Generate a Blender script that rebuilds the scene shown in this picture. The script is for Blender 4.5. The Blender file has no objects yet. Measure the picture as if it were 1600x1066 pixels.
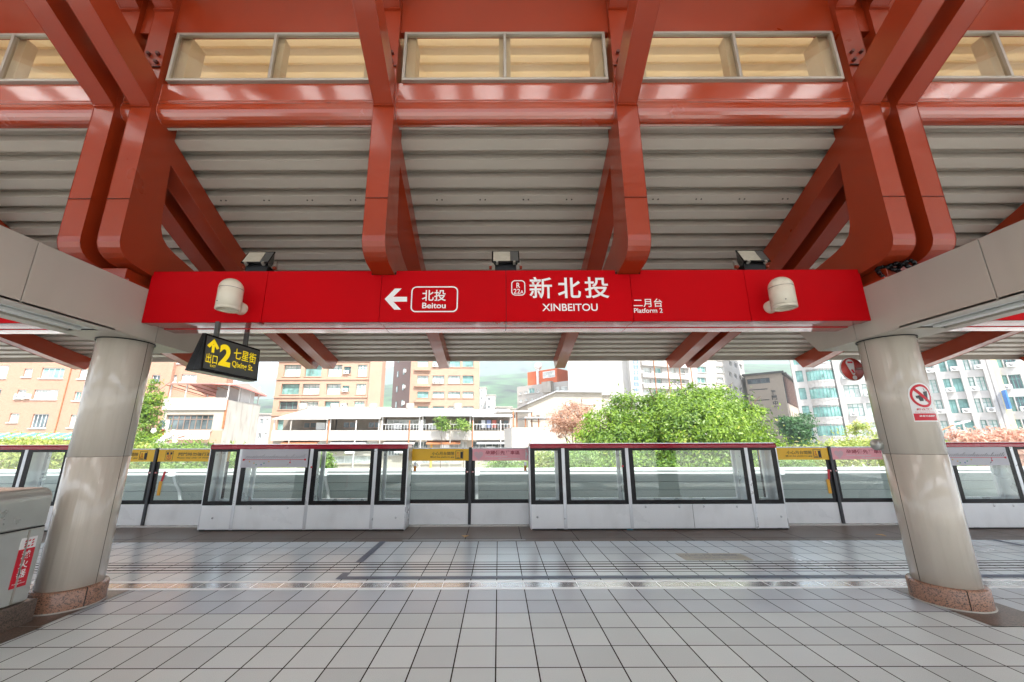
import bpy, math, random
import numpy as np
from mathutils import Vector, Matrix
R = math.radians
rnd = random.Random(7)
sc = bpy.context.scene
COL = sc.collection

# ------------------------------------------------------------------ camera
F_PX, CX, CY, PITCH, ROLL, H = 622.0, 778.5, 533.0, 14.17, 0.17, 1.546
cd = bpy.data.cameras.new("camera"); cam = bpy.data.objects.new("camera", cd); COL.objects.link(cam)
cd.sensor_width = 36; cd.lens = 36*F_PX/1600; cd.clip_start = .05; cd.clip_end = 9000
cd.shift_x = (800-CX)/1600
cam.matrix_world = Matrix.Translation((0, 0, H)) @ Matrix.Rotation(R(90+PITCH), 4, 'X') @ Matrix.Rotation(R(-ROLL), 4, 'Z')
sc.camera = cam
CM = cam.matrix_world.to_3x3()
def ray(px, py): return CM @ Vector(((px-CX)/F_PX, (CY-py)/F_PX, -1))
def at(px, py, y):                       # point of the world plane y = const seen at a photo pixel
    d = ray(px, py); t = y/d.y; return Vector((d.x*t, y, H+d.z*t))
def atx(px, py, x):
    d = ray(px, py); t = x/d.x; return Vector((x, d.y*t, H+d.z*t))

# ------------------------------------------------------------------ light
SUN_EL, SUN_AZ = 52, 152                 # sun behind the camera, to the right
w = bpy.data.worlds.new("World"); sc.world = w; w.use_nodes = True
nt = w.node_tree; bg = nt.nodes["Background"]; sky = nt.nodes.new("ShaderNodeTexSky")
sky.sky_type = 'NISHITA'; sky.sun_disc = False; sky.sun_elevation = R(SUN_EL); sky.sun_rotation = R(SUN_AZ)
sky.air_density = 1.0; sky.dust_density = 3.0; sky.ozone_density = 1.0
tcw = nt.nodes.new("ShaderNodeTexCoord"); mpw = nt.nodes.new("ShaderNodeMapping"); mpw.inputs["Scale"].default_value = (1, 1, 2.5)
nzw = nt.nodes.new("ShaderNodeTexNoise"); nzw.inputs["Scale"].default_value = 2.2; nzw.inputs["Detail"].default_value = 7
rpw = nt.nodes.new("ShaderNodeMapRange"); rpw.inputs[1].default_value = .36; rpw.inputs[2].default_value = .60; rpw.inputs[3].default_value = .25; rpw.inputs[4].default_value = .9
mxw = nt.nodes.new("ShaderNodeMix"); mxw.data_type = 'RGBA'; mxw.inputs[7].default_value = (5.2, 5.3, 5.5, 1)
nt.links.new(tcw.outputs["Generated"], mpw.inputs[0]); nt.links.new(mpw.outputs[0], nzw.inputs["Vector"]); nt.links.new(nzw.outputs["Fac"], rpw.inputs[0])
nt.links.new(rpw.outputs[0], mxw.inputs[0]); nt.links.new(sky.outputs[0], mxw.inputs[6]); nt.links.new(mxw.outputs[2], bg.inputs[0]); bg.inputs[1].default_value = 0.15
sd = bpy.data.lights.new("sun", 'SUN'); sun = bpy.data.objects.new("sun", sd); COL.objects.link(sun)
sd.energy = 3.0; sd.angle = R(.6); sd.color = (1, .95, .87)
az = R(SUN_AZ); el = R(SUN_EL)
sdir = Vector((math.sin(az)*math.cos(el), math.cos(az)*math.cos(el), math.sin(el)))
sun.rotation_euler = sdir.to_track_quat('Z', 'Y').to_euler()
sc.view_settings.view_transform = 'Standard'; sc.view_settings.look = 'None'
sc.view_settings.exposure = 2.5; sc.view_settings.gamma = 1
sc.cycles.max_bounces = 10; sc.cycles.diffuse_bounces = 5; sc.cycles.glossy_bounces = 4
sc.cycles.transparent_max_bounces = 16; sc.cycles.transmission_bounces = 6
sc.cycles.sample_clamp_indirect = 8
sc.cycles.use_denoising = True

# ------------------------------------------------------------------ materials
MATS = {}
def mat(name, col, rough=.5, metal=0, var=0., vscale=3., bump=0., bscale=40., coat=0., spec=.5, dirt=None, dscale=(1, 1, .15), damt=.5, bmap=(1, 1, 1)):
    if name in MATS: return MATS[name]
    m = bpy.data.materials.new(name); m.use_nodes = True; n = m.node_tree.nodes; l = m.node_tree.links
    b = n["Principled BSDF"]; c = (*col, 1)
    b.inputs["Base Color"].default_value = c; b.inputs["Roughness"].default_value = rough
    b.inputs["Metallic"].default_value = metal; b.inputs["Specular IOR Level"].default_value = spec
    b.inputs["Coat Weight"].default_value = coat; b.inputs["Coat Roughness"].default_value = .08
    tc = n.new("ShaderNodeTexCoord"); out = None
    if var:
        t = n.new("ShaderNodeTexNoise"); t.inputs["Scale"].default_value = vscale; t.inputs["Detail"].default_value = 6
        l.new(tc.outputs["Object"], t.inputs["Vector"])
        r = n.new("ShaderNodeMapRange"); r.inputs[1].default_value = .3; r.inputs[2].default_value = .7
        r.inputs[3].default_value = 1-var; r.inputs[4].default_value = 1+var
        l.new(t.outputs["Fac"], r.inputs[0])
        mx = n.new("ShaderNodeVectorMath"); mx.operation = 'SCALE'; mx.inputs[0].default_value = col
        l.new(r.outputs[0], mx.inputs["Scale"]); out = mx.outputs[0]
        rr = n.new("ShaderNodeMapRange"); rr.inputs[1].default_value = .3; rr.inputs[2].default_value = .7
        rr.inputs[3].default_value = max(0, rough-.06); rr.inputs[4].default_value = min(1, rough+.08)
        l.new(t.outputs["Fac"], rr.inputs[0]); l.new(rr.outputs[0], b.inputs["Roughness"])
    if dirt:
        mp = n.new("ShaderNodeMapping"); mp.inputs["Scale"].default_value = dscale
        l.new(tc.outputs["Object"], mp.inputs[0])
        t2 = n.new("ShaderNodeTexNoise"); t2.inputs["Scale"].default_value = 3; t2.inputs["Detail"].default_value = 8
        l.new(mp.outputs[0], t2.inputs["Vector"])
        r2 = n.new("ShaderNodeMapRange"); r2.inputs[1].default_value = .5; r2.inputs[2].default_value = .75
        r2.inputs[3].default_value = 0; r2.inputs[4].default_value = damt; l.new(t2.outputs["Fac"], r2.inputs[0])
        mm = n.new("ShaderNodeMix"); mm.data_type = 'RGBA'; l.new(r2.outputs[0], mm.inputs[0])
        if out: l.new(out, mm.inputs[6])
        else: mm.inputs[6].default_value = c
        mm.inputs[7].default_value = (*dirt, 1); out = mm.outputs[2]
    if out: l.new(out, b.inputs["Base Color"])
    if bump:
        mpb = n.new("ShaderNodeMapping"); mpb.inputs["Scale"].default_value = bmap; l.new(tc.outputs["Object"], mpb.inputs[0])
        t3 = n.new("ShaderNodeTexNoise"); t3.inputs["Scale"].default_value = bscale; t3.inputs["Detail"].default_value = 3
        l.new(mpb.outputs[0], t3.inputs["Vector"])
        bp = n.new("ShaderNodeBump"); bp.inputs["Strength"].default_value = bump; bp.inputs["Distance"].default_value = .01
        l.new(t3.outputs["Fac"], bp.inputs["Height"]); l.new(bp.outputs[0], b.inputs["Normal"])
    MATS[name] = m; return m

def glass(name, tint, refl=1.0, rough=0.0):
    m = bpy.data.materials.new(name); m.use_nodes = True; n = m.node_tree.nodes; l = m.node_tree.links
    n.remove(n["Principled BSDF"]); o = n["Material Output"]
    t = n.new("ShaderNodeBsdfTransparent"); t.inputs[0].default_value = (*tint, 1)
    g = n.new("ShaderNodeBsdfGlossy"); g.inputs["Roughness"].default_value = rough
    ge = n.new("ShaderNodeNewGeometry"); dp = n.new("ShaderNodeVectorMath"); dp.operation = 'DOT_PRODUCT'
    l.new(ge.outputs["Incoming"], dp.inputs[0]); l.new(ge.outputs["Normal"], dp.inputs[1])
    def MM_(op, a, b=None):
        q = n.new("ShaderNodeMath"); q.operation = op
        for k, v in enumerate((a, b)):
            if v is None: continue
            if isinstance(v, (int, float)): q.inputs[k].default_value = v
            else: l.new(v, q.inputs[k])
        return q
    sch = MM_('ADD', MM_('MULTIPLY', MM_('POWER', MM_('SUBTRACT', 1, MM_('ABSOLUTE', dp.outputs["Value"]).outputs[0]).outputs[0], 5).outputs[0], .96).outputs[0], .045)
    mu = MM_('MULTIPLY', sch.outputs[0], refl); mu.use_clamp = True
    mx = n.new("ShaderNodeMixShader"); l.new(mu.outputs[0], mx.inputs[0]); l.new(t.outputs[0], mx.inputs[1]); l.new(g.outputs[0], mx.inputs[2])
    l.new(mx.outputs[0], o.inputs[0]); MATS[name] = m; return m

def tile_mat(name, cols, px, py, ox, oy, gw, grout, rough=.22, rvar=.05, speck=.10, spec=.5, xonly=False, gwx=None):
    m = bpy.data.materials.new(name); m.use_nodes = True; n = m.node_tree.nodes; l = m.node_tree.links
    b = n["Principled BSDF"]; tc = n.new("ShaderNodeTexCoord"); sx = n.new("ShaderNodeSeparateXYZ"); l.new(tc.outputs["Object"], sx.inputs[0])
    def M(op, a, bb=None, c=None):
        q = n.new("ShaderNodeMath"); q.operation = op
        for i, v in enumerate((a, bb, c)):
            if v is None: continue
            if isinstance(v, (int, float)): q.inputs[i].default_value = v
            else: l.new(v, q.inputs[i])
        return q.outputs[0]
    u = M('DIVIDE', M('SUBTRACT', sx.outputs[0], ox), px); v = M('DIVIDE', M('SUBTRACT', sx.outputs[1], oy), py)
    fu = M('FLOOR', u); fv = M('FLOOR', v)
    def line(q, p, wd_=gw):
        fr = M('FRACT', q); e = M('MINIMUM', fr, M('SUBTRACT', 1, fr)); return M('LESS_THAN', M('MULTIPLY', e, p), wd_/2)
    g = line(u, px, gwx or gw)
    if not xonly: g = M('MAXIMUM', g, line(v, py))
    l.new(M('MULTIPLY', M('SUBTRACT', 1, g), spec), b.inputs["Specular IOR Level"])
    cb = n.new("ShaderNodeCombineXYZ"); l.new(fu, cb.inputs[0]); l.new(fv, cb.inputs[1])
    wn = n.new("ShaderNodeTexWhiteNoise"); l.new(cb.outputs[0], wn.inputs[0])
    ns = n.new("ShaderNodeTexNoise"); ns.inputs["Scale"].default_value = 240; ns.inputs["Detail"].default_value = 2; l.new(tc.outputs["Object"], ns.inputs["Vector"])
    nl = n.new("ShaderNodeTexNoise"); nl.inputs["Scale"].default_value = .8; nl.inputs["Detail"].default_value = 6; l.new(tc.outputs["Object"], nl.inputs["Vector"])
    f = M('ADD', M('MULTIPLY', M('SUBTRACT', ns.outputs["Fac"], .5), speck*6), 1)
    f = M('ADD', f, M('MULTIPLY', M('SUBTRACT', nl.outputs["Fac"], .5), .28))
    nst = n.new("ShaderNodeTexNoise"); nst.inputs["Scale"].default_value = 5; nst.inputs["Detail"].default_value = 9; nst.inputs["Roughness"].default_value = .75; l.new(tc.outputs["Object"], nst.inputs["Vector"])
    st_ = n.new("ShaderNodeMapRange"); st_.inputs[1].default_value = .60; st_.inputs[2].default_value = .74; st_.inputs[3].default_value = 0; st_.inputs[4].default_value = .04; l.new(nst.outputs["Fac"], st_.inputs[0])
    f = M('SUBTRACT', f, st_.outputs[0])
    vo = n.new("ShaderNodeTexVoronoi"); vo.inputs["Scale"].default_value = 1.3; l.new(tc.outputs["Object"], vo.inputs["Vector"])
    f = M('SUBTRACT', f, M('MULTIPLY', M('LESS_THAN', vo.outputs["Distance"], .018), .35))
    ramp = n.new("ShaderNodeMix"); ramp.data_type = 'RGBA'; l.new(wn.outputs["Value"], ramp.inputs[0])
    ramp.inputs[6].default_value = (*cols[0], 1); ramp.inputs[7].default_value = (*cols[1], 1)
    vm = n.new("ShaderNodeVectorMath"); vm.operation = 'SCALE'; l.new(ramp.outputs[2], vm.inputs[0]); l.new(f, vm.inputs["Scale"])
    mx = n.new("ShaderNodeMix"); mx.data_type = 'RGBA'; l.new(g, mx.inputs[0]); l.new(vm.outputs[0], mx.inputs[6]); mx.inputs[7].default_value = (*grout, 1)
    l.new(mx.outputs[2], b.inputs["Base Color"])
    rr = M('ADD', M('MULTIPLY', M('SUBTRACT', nl.outputs["Fac"], .5), rvar*4), rough); rr = M('ADD', rr, M('MULTIPLY', g, .5))
    l.new(rr, b.inputs["Roughness"]); bp = n.new("ShaderNodeBump"); bp.inputs["Strength"].default_value = .35; bp.inputs["Distance"].default_value = .003
    hgt = M('ADD', M('MULTIPLY', g, -1), M('MULTIPLY', ns.outputs["Fac"], .25)); l.new(hgt, bp.inputs["Height"]); l.new(bp.outputs[0], b.inputs["Normal"])
    MATS[name] = m; return m

def granite(name, c1, c2, c3, scale=90, rough=.25):
    m = bpy.data.materials.new(name); m.use_nodes = True; n = m.node_tree.nodes; l = m.node_tree.links; b = n["Principled BSDF"]
    tc = n.new("ShaderNodeTexCoord"); v = n.new("ShaderNodeTexVoronoi"); v.inputs["Scale"].default_value = scale; l.new(tc.outputs["Object"], v.inputs["Vector"])
    sp = n.new("ShaderNodeSeparateColor"); l.new(v.outputs["Color"], sp.inputs[0])
    cr = n.new("ShaderNodeValToRGB"); e = cr.color_ramp; e.interpolation = 'CONSTANT'
    e.elements[0].color = (*c1, 1); e.elements[1].position = .45; e.elements[1].color = (*c2, 1)
    x = e.elements.new(.8); x.color = (*c3, 1)
    l.new(sp.outputs[0], cr.inputs[0]); l.new(cr.outputs[0], b.inputs["Base Color"]); b.inputs["Roughness"].default_value = rough
    MATS[name] = m; return m

def brick_mat(name, c1, c2, mortar, scale=4.):
    m = bpy.data.materials.new(name); m.use_nodes = True; n = m.node_tree.nodes; l = m.node_tree.links; b = n["Principled BSDF"]
    tc = n.new("ShaderNodeTexCoord"); sx = n.new("ShaderNodeSeparateXYZ"); l.new(tc.outputs["Object"], sx.inputs[0])
    ad = n.new("ShaderNodeMath"); l.new(sx.outputs[0], ad.inputs[0]); l.new(sx.outputs[1], ad.inputs[1])
    cb = n.new("ShaderNodeCombineXYZ"); l.new(ad.outputs[0], cb.inputs[0]); l.new(sx.outputs[2], cb.inputs[1])
    t = n.new("ShaderNodeTexBrick"); t.inputs["Scale"].default_value = scale; l.new(cb.outputs[0], t.inputs[0])
    t.inputs["Color1"].default_value = (*c1, 1); t.inputs["Color2"].default_value = (*c2, 1); t.inputs["Mortar"].default_value = (*mortar, 1)
    t.inputs["Mortar Size"].default_value = .02
    l.new(t.outputs[0], b.inputs["Base Color"]); b.inputs["Roughness"].default_value = .7
    MATS[name] = m; return m

def leaf_mat(name, c1, c2, c3=None, scale=1.2):
    m = bpy.data.materials.new(name); m.use_nodes = True; n = m.node_tree.nodes; l = m.node_tree.links
    b = n["Principled BSDF"]; o = n["Material Output"]
    at_ = n.new("ShaderNodeAttribute"); at_.attribute_name = "tone"
    cr = n.new("ShaderNodeValToRGB"); cr.color_ramp.elements[0].color = (*c1, 1); cr.color_ramp.elements[1].color = (*c2, 1)
    if c3: x = cr.color_ramp.elements.new(.9); x.color = (*c2, 1); cr.color_ramp.elements[2].color = (*c3, 1)
    l.new(at_.outputs["Fac"], cr.inputs[0]); l.new(cr.outputs[0], b.inputs["Base Color"]); b.inputs["Roughness"].default_value = .45
    tr = n.new("ShaderNodeBsdfTranslucent"); l.new(cr.outputs[0], tr.inputs[0])
    mx = n.new("ShaderNodeMixShader"); mx.inputs[0].default_value = .35; l.new(b.outputs[0], mx.inputs[1]); l.new(tr.outputs[0], mx.inputs[2])
    l.new(mx.outputs[0], o.inputs[0]); MATS[name] = m; return m

RED_P = mat("red_steel_paint", (.30, .032, .007), .33, var=.06, vscale=1.6, bump=.03, bscale=9, coat=.4, spec=.35, dirt=(.15, .024, .012), damt=.08, dscale=(1.5, 1.5, .5))
RED_G = mat("red_gloss_beam", (.36, .045, .012), .2, var=.05, vscale=1.6, bump=.10, bscale=4, coat=1.0, spec=.8)
FASCIA = mat("scarlet_panel", (.47, .0005, .004), .6, var=.05, vscale=1.2, bump=.01, bscale=6, spec=.07)
FASCIA_U = mat("scarlet_gloss", (.50, .02, .025), .10, var=.05, coat=.8)
DARK = mat("dark_gap", (.012, .011, .011), .7)
GREYP = mat("warm_grey_cladding", (.44, .40, .345), .33, var=.04, vscale=1.5, dirt=(.3, .26, .21), damt=.25)
CREAM_M = mat("cream_metal", (.55, .495, .42), .13, var=.03, vscale=2, bump=.35, bscale=24, bmap=(1, 1, .015), coat=.4, dirt=(.33, .27, .21), damt=.3, dscale=(3, 3, .12))
DECK = mat("beige_roof_deck", (.45, .40, .34), .36, var=.03, vscale=1)
ALU = mat("aluminium", (.42, .39, .34), .35, metal=.5, var=.05)
SOFFIT = mat("cream_soffit", (.72, .64, .50), .5, var=.06, dirt=(.5, .33, .16), damt=.3)
WHITEP = mat("white_panel", (.80, .83, .84), .30, var=.03, vscale=1.5, coat=.3, dirt=(.45, .46, .45), damt=.25, dscale=(1, 1, .4))
SILVER = mat("silver_frame", (.62, .64, .66), .3, metal=.5, var=.04)
BLACK = mat("black_frame", (.010, .010, .011), .25, spec=.25)
CRIMSON = mat("crimson_rail", (.42, .012, .035), .22, coat=.5, var=.05)
DGLASS = glass("screen_glass", (.94, .985, .98), 1.5)
WGLASS = glass("clerestory_glass", (.93, .90, .84), 1.6, .02)
STEEL = mat("brushed_steel", (.50, .51, .48), .32, metal=.55, var=.07, vscale=4, dirt=(.36, .35, .32), damt=.12, dscale=(1, .2, 3))
STRIPM = mat("steel_floor_strip", (.62, .60, .60), .2, metal=.9, var=.08, vscale=5)
WHITE_T = mat("white_lettering", (.80, .78, .76), .5)
YEL_T = mat("yellow_lettering", (.90, .70, .004), .5)
BLK_T = mat("black_lettering", (.02, .02, .02), .5)
YELP = mat("yellow_film", (.92, .54, .008), .35, var=.03)
PINKP = mat("pink_film", (.88, .40, .46), .35, var=.03)
LAMP_M = mat("cream_lamp_paint", (.66, .60, .48), .3, var=.03, coat=.3)
CHAR = mat("charcoal_sign", (.075, .078, .075), .4)
b_ = YEL_T.node_tree.nodes["Principled BSDF"]; b_.inputs["Emission Color"].default_value = (1, .72, .01, 1); b_.inputs["Emission Strength"].default_value = .07   # the hanging sign is a lit box
REDS = mat("red_sticker", (.55, .004, .02), .4)
WHITES = mat("white_sticker", (.78, .78, .77), .4)
GREEN_W = mat("teal_frame", (.12, .30, .27), .5)
WALLW = mat("white_render", (.44, .43, .41), .8, var=.06, vscale=.4, dirt=(.5, .46, .38), damt=.45, dscale=(1, 1, .2))
WALLC = mat("cream_render", (.40, .365, .31), .8, var=.08, vscale=.4, dirt=(.38, .33, .26), damt=.5, dscale=(1, 1, .2))
PEACH = mat("peach_tile", (.44, .285, .205), .7, var=.06, vscale=.5, dirt=(.5, .3, .2), damt=.4, dscale=(.6, .6, .15))
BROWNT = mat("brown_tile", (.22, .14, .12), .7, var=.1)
CONC = mat("concrete", (.42, .40, .36), .85, var=.1, vscale=.8, dirt=(.22, .19, .15), damt=.6, dscale=(1, 1, .2))
RUST = mat("rust", (.35, .14, .06), .8, var=.3, vscale=5)
ORANGE = mat("orange_tile", (.62, .16, .07), .7, var=.05)
PALEG = mat("pale_grey_tile", (.43, .42, .41), .7, var=.06, dirt=(.45, .42, .4), damt=.35, dscale=(.4, .4, .15))
BEIGE = mat("beige_stone", (.43, .37, .31), .8, var=.04)
BRICK = brick_mat("orange_brick", (.42, .215, .135), (.35, .17, .105), (.46, .35, .29), 3.2)
PANE_T = mat("teal_pane", (.20, .38, .36), .12, var=.5, vscale=.9, coat=.5)
PANE_C = mat("curtained_pane", (.55, .60, .58), .15, var=.35, vscale=1.3, coat=.5)
PANE_D = mat("dark_pane", (.10, .13, .14), .1, var=.6, vscale=1.0, coat=.5)
CHAN = mat("opaque_cap_grey", (.66, .70, .72), .35, var=.04)
BARR = mat("grey_green_panel", (.36, .42, .41), .32, var=.05, vscale=.7, dirt=(.25, .29, .28), damt=.3, dscale=(.3, 1, 1))
BARK = mat("bark", (.12, .08, .05), .9, var=.3, vscale=6, bump=.5, bscale=12)
GRN = granite("pink_granite", (.36, .19, .125), (.27, .15, .10), (.11, .075, .06), 130)
BRN = granite("brown_granite", (.15, .105, .08), (.10, .07, .055), (.05, .04, .03), 120, .3)
TILE = tile_mat("floor_tile", ((.60, .655, .645), (.50, .545, .54)), .3, .307, -.025, 4.82, .010, (.03, .024, .02), rough=.42, rvar=.02)
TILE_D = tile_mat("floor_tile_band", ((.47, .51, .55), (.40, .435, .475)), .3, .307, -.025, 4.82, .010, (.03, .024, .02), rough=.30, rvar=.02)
TILE2 = tile_mat("floor_tile_far", ((.62, .70, .74), (.55, .62, .66)), .3, .373, -.025, 5.83, .010, (.035, .028, .024), rough=.24, spec=.7)
GROOVE = tile_mat("guide_groove_tile", ((.63, .68, .71), (.57, .61, .64)), .3, .1075, -.025, 5.40, .034, (.02, .016, .014), rough=.24, spec=.7, gwx=.010)
TBRN = tile_mat("brown_edge_tile", ((.17, .125, .10), (.14, .105, .083)), .92, 1.2, -.55, 5.95, .008, (.015, .012, .01), rough=.42, speck=.16, spec=.2)
STRIPT = tile_mat("strip_joint", ((.52, .50, .50), (.44, .42, .42)), .3, 3, -.025, 4, .006, (.9, .9, .88), rough=.16, xonly=True)
STRIPT.node_tree.nodes["Principled BSDF"].inputs["Metallic"].default_value = .7

# ------------------------------------------------------------------ mesh helpers
def tag(o, label=None, cat=None, group=None, kind=None):
    if label: o["label"] = label
    if cat: o["category"] = cat
    if group: o["group"] = group
    if kind: o["kind"] = kind
    return o
def thing(name, loc, label, cat, group=None):
    o = bpy.data.objects.new(name, None); COL.objects.link(o); o.location = loc; o.empty_display_size = .2
    return tag(o, label, cat, group)
def root_loc(p):
    while p.parent: p = p.parent
    return Vector(p.location)
class MB:
    def __init__(s, M=None): s.v = []; s.f = []; s.M = M; s.sm = []
    def add(s, vs, fs, smooth=False):
        k = len(s.v)
        s.v += [(s.M @ Vector(q)) if s.M else Vector(q) for q in vs]
        s.f += [[i+k for i in f] for f in fs]; s.sm += [smooth]*len(fs); return s
    def box(s, x0, x1, y0, y1, z0, z1):
        x0, x1 = sorted((x0, x1)); y0, y1 = sorted((y0, y1)); z0, z1 = sorted((z0, z1))
        return s.add([(x0,y0,z0),(x1,y0,z0),(x1,y1,z0),(x0,y1,z0),(x0,y0,z1),(x1,y0,z1),(x1,y1,z1),(x0,y1,z1)],
              [(3,2,1,0),(4,5,6,7),(0,1,5,4),(1,2,6,5),(2,3,7,6),(3,0,4,7)])
    def prism_x(s, prof, x0, x1, smooth=False):      # prof: list of (y, z), clockwise or not
        n = len(prof); a = [(x0, y, z) for y, z in prof]; b = [(x1, y, z) for y, z in prof]
        area = sum(prof[i][0]*prof[(i+1)%n][1]-prof[(i+1)%n][0]*prof[i][1] for i in range(n))
        fs = [(i, (i+1)%n, n+(i+1)%n, n+i) for i in range(n)]
        fs = [tuple(reversed(q)) for q in fs] if area > 0 else fs
        caps = [list(range(n)), [n+i for i in range(n)]]
        if area > 0: caps[0].reverse()
        else: caps[1].reverse()
        # orientation: cap at x0 must face -x
        caps = [list(reversed(c)) for c in caps]
        s.add(a+b, [tuple(reversed(q)) for q in fs], smooth); k = len(s.v)-2*n
        s.f += [[i+k for i in c] for c in caps]; s.sm += [False, False]; return s
    def prism_y(s, prof, y0, y1):                    # prof: list of (x, z)
        n = len(prof); a = [(x, y0, z) for x, z in prof]; b = [(x, y1, z) for x, z in prof]
        area = sum(prof[i][0]*prof[(i+1)%n][1]-prof[(i+1)%n][0]*prof[i][1] for i in range(n))
        if area < 0: prof = prof[::-1]; a.reverse(); b.reverse()
        return s.add(a+b, [tuple(range(n)), tuple(reversed(range(n, 2*n)))]+[(i, n+i, n+(i+1)%n, (i+1)%n) for i in range(n)])
    def lathe(s, c, prof, seg=48, a0=0, a1=2*math.pi, smooth=True, ax='z'):  # prof list of (r, z)
        full = abs(a1-a0-2*math.pi) < 1e-6; n = seg if full else seg+1
        vs = []
        for r, z in prof:
            for i in range(n):
                a = a0+(a1-a0)*i/seg; p = (r*math.cos(a), r*math.sin(a), z)
                if ax == 'y': p = (p[0], z, p[1])
                if ax == 'x': p = (z, p[0], p[1])
                vs.append((c[0]+p[0], c[1]+p[1], c[2]+p[2]))
        fs = []
        for j in range(len(prof)-1):
            for i in range(seg):
                i2 = (i+1) % n if full else i+1
                q = (j*n+i, j*n+i2, (j+1)*n+i2, (j+1)*n+i); fs.append(q if ax != 'y' else tuple(reversed(q)))
        return s.add(vs, fs, smooth)
    def cyl(s, p0, p1, r, seg=12, r1=None):
        p0 = Vector(p0); p1 = Vector(p1); d = (p1-p0).normalized(); r1 = r if r1 is None else r1
        a = d.orthogonal().normalized(); b = d.cross(a); vs = []
        for p, rr in ((p0, r), (p1, r1)):
            for i in range(seg):
                t = 2*math.pi*i/seg; vs.append(p+a*math.cos(t)*rr+b*math.sin(t)*rr)
        s.add(vs, [(i, (i+1)%seg, seg+(i+1)%seg, seg+i) for i in range(seg)], True)
        k = len(s.v)-2*seg; s.f += [[k+i for i in reversed(range(seg))], [k+seg+i for i in range(seg)]]; s.sm += [False, False]; return s
    def bar(s, p0, p1, wd, ht):                      # rectangular bar between points
        p0 = Vector(p0); p1 = Vector(p1); d = (p1-p0).normalized(); up = Vector((0, 0, 1))
        if abs(d.z) > .98: up = Vector((0, 1, 0))
        a = d.cross(up).normalized()*wd/2; b = a.cross(d).normalized()*ht/2
        vs = [p+q for p in (p0, p1) for q in (-a-b, a-b, a+b, -a+b)]
        return s.add(vs, [(0,1,2,3),(7,6,5,4),(0,4,5,1),(1,5,6,2),(2,6,7,3),(3,7,4,0)])
    def build(s, name, m, parent=None, bevel=0, label=None, segs=2):
        off = root_loc(parent) if parent else Vector((0, 0, 0))
        if parent is None and s.v:
            lo = Vector([min(v[i] for v in s.v) for i in range(3)]); hi = Vector([max(v[i] for v in s.v) for i in range(3)])
            off = Vector(((lo.x+hi.x)/2, (lo.y+hi.y)/2, lo.z))
        me = bpy.data.meshes.new(name); me.from_pydata([v-off for v in s.v], [], s.f)
        me.polygons.foreach_set("use_smooth", s.sm); me.materials.append(m); me.update()
        o = bpy.data.objects.new(name, me); COL.objects.link(o)
        if parent: o.parent = parent
        else: o.location = off
        if bevel:
            b = o.modifiers.new("b", 'BEVEL'); b.width = bevel; b.segments = segs; b.limit_method = 'ANGLE'; b.angle_limit = R(40)
            b.harden_normals = False
        if label: o["label"] = label
        return o
def copy_tree(o, parent=None, loc=None, label=None):
    c = o.copy(); COL.objects.link(c)
    if parent: c.parent = parent
    if loc is not None: c.location = loc
    if label: c["label"] = label
    for ch in [q for q in CHILD.get(o.name, [])]: pass
    for ch in list(o.children): copy_tree(ch, c)
    return c
CHILD = {}
def struct(name, mb, m, kind='structure', flat=True):
    me = bpy.data.meshes.new(name); me.from_pydata(mb.v, [], mb.f); me.materials.append(m)
    me.polygons.foreach_set("use_smooth", mb.sm); me.update()
    o = bpy.data.objects.new(name, me); COL.objects.link(o); o["kind"] = kind; return o

TXT = {}
def text_mesh(body, bold=.0):
    key = (body, bold)
    if key in TXT: return TXT[key]
    cu = bpy.data.curves.new("t", 'FONT'); cu.body = body; cu.size = 1; cu.offset = bold; cu.resolution_u = 4; cu.align_x = 'LEFT'
    o = bpy.data.objects.new("t", cu); COL.objects.link(o); bpy.context.view_layer.update()
    me = bpy.data.meshes.new_from_object(o.evaluated_get(bpy.context.evaluated_depsgraph_get()))
    v = np.zeros(len(me.vertices)*3); me.vertices.foreach_get("co", v); v = v.reshape(-1, 3)
    fs = [list(p.vertices) for p in me.polygons]
    bpy.data.objects.remove(o); bpy.data.meshes.remove(me)
    TXT[key] = (v, fs); return TXT[key]
def lettering(body, org, right, up, wd, ht, m, parent, bold=.0, name='lettering', mb=None, skew=None, thick=0):
    """fit body into the box org .. org+right*wd+up*ht; returns/extends a mesh"""
    v, fs = text_mesh(body, bold)
    if len(v) == 0: return None
    lo = v.min(0); hi = v.max(0); right = Vector(right); up = Vector(up); org = Vector(org)
    mb2 = mb or MB(); vs = []
    for x, y, z in v: vs.append(org+right*((x-lo[0])/(hi[0]-lo[0])*wd)+up*((y-lo[1])/(hi[1]-lo[1])*ht))
    k = len(mb2.v); mb2.v += vs; mb2.f += [[i+k for i in f] for f in fs]; mb2.sm += [False]*len(fs)
    if mb is None: return mb2.build(name, m, parent)
    return mb2

XR = Vector((1, 0, 0)); ZU = Vector((0, 0, 1))
XC = .09                                   # lateral centre line of the bay

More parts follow.
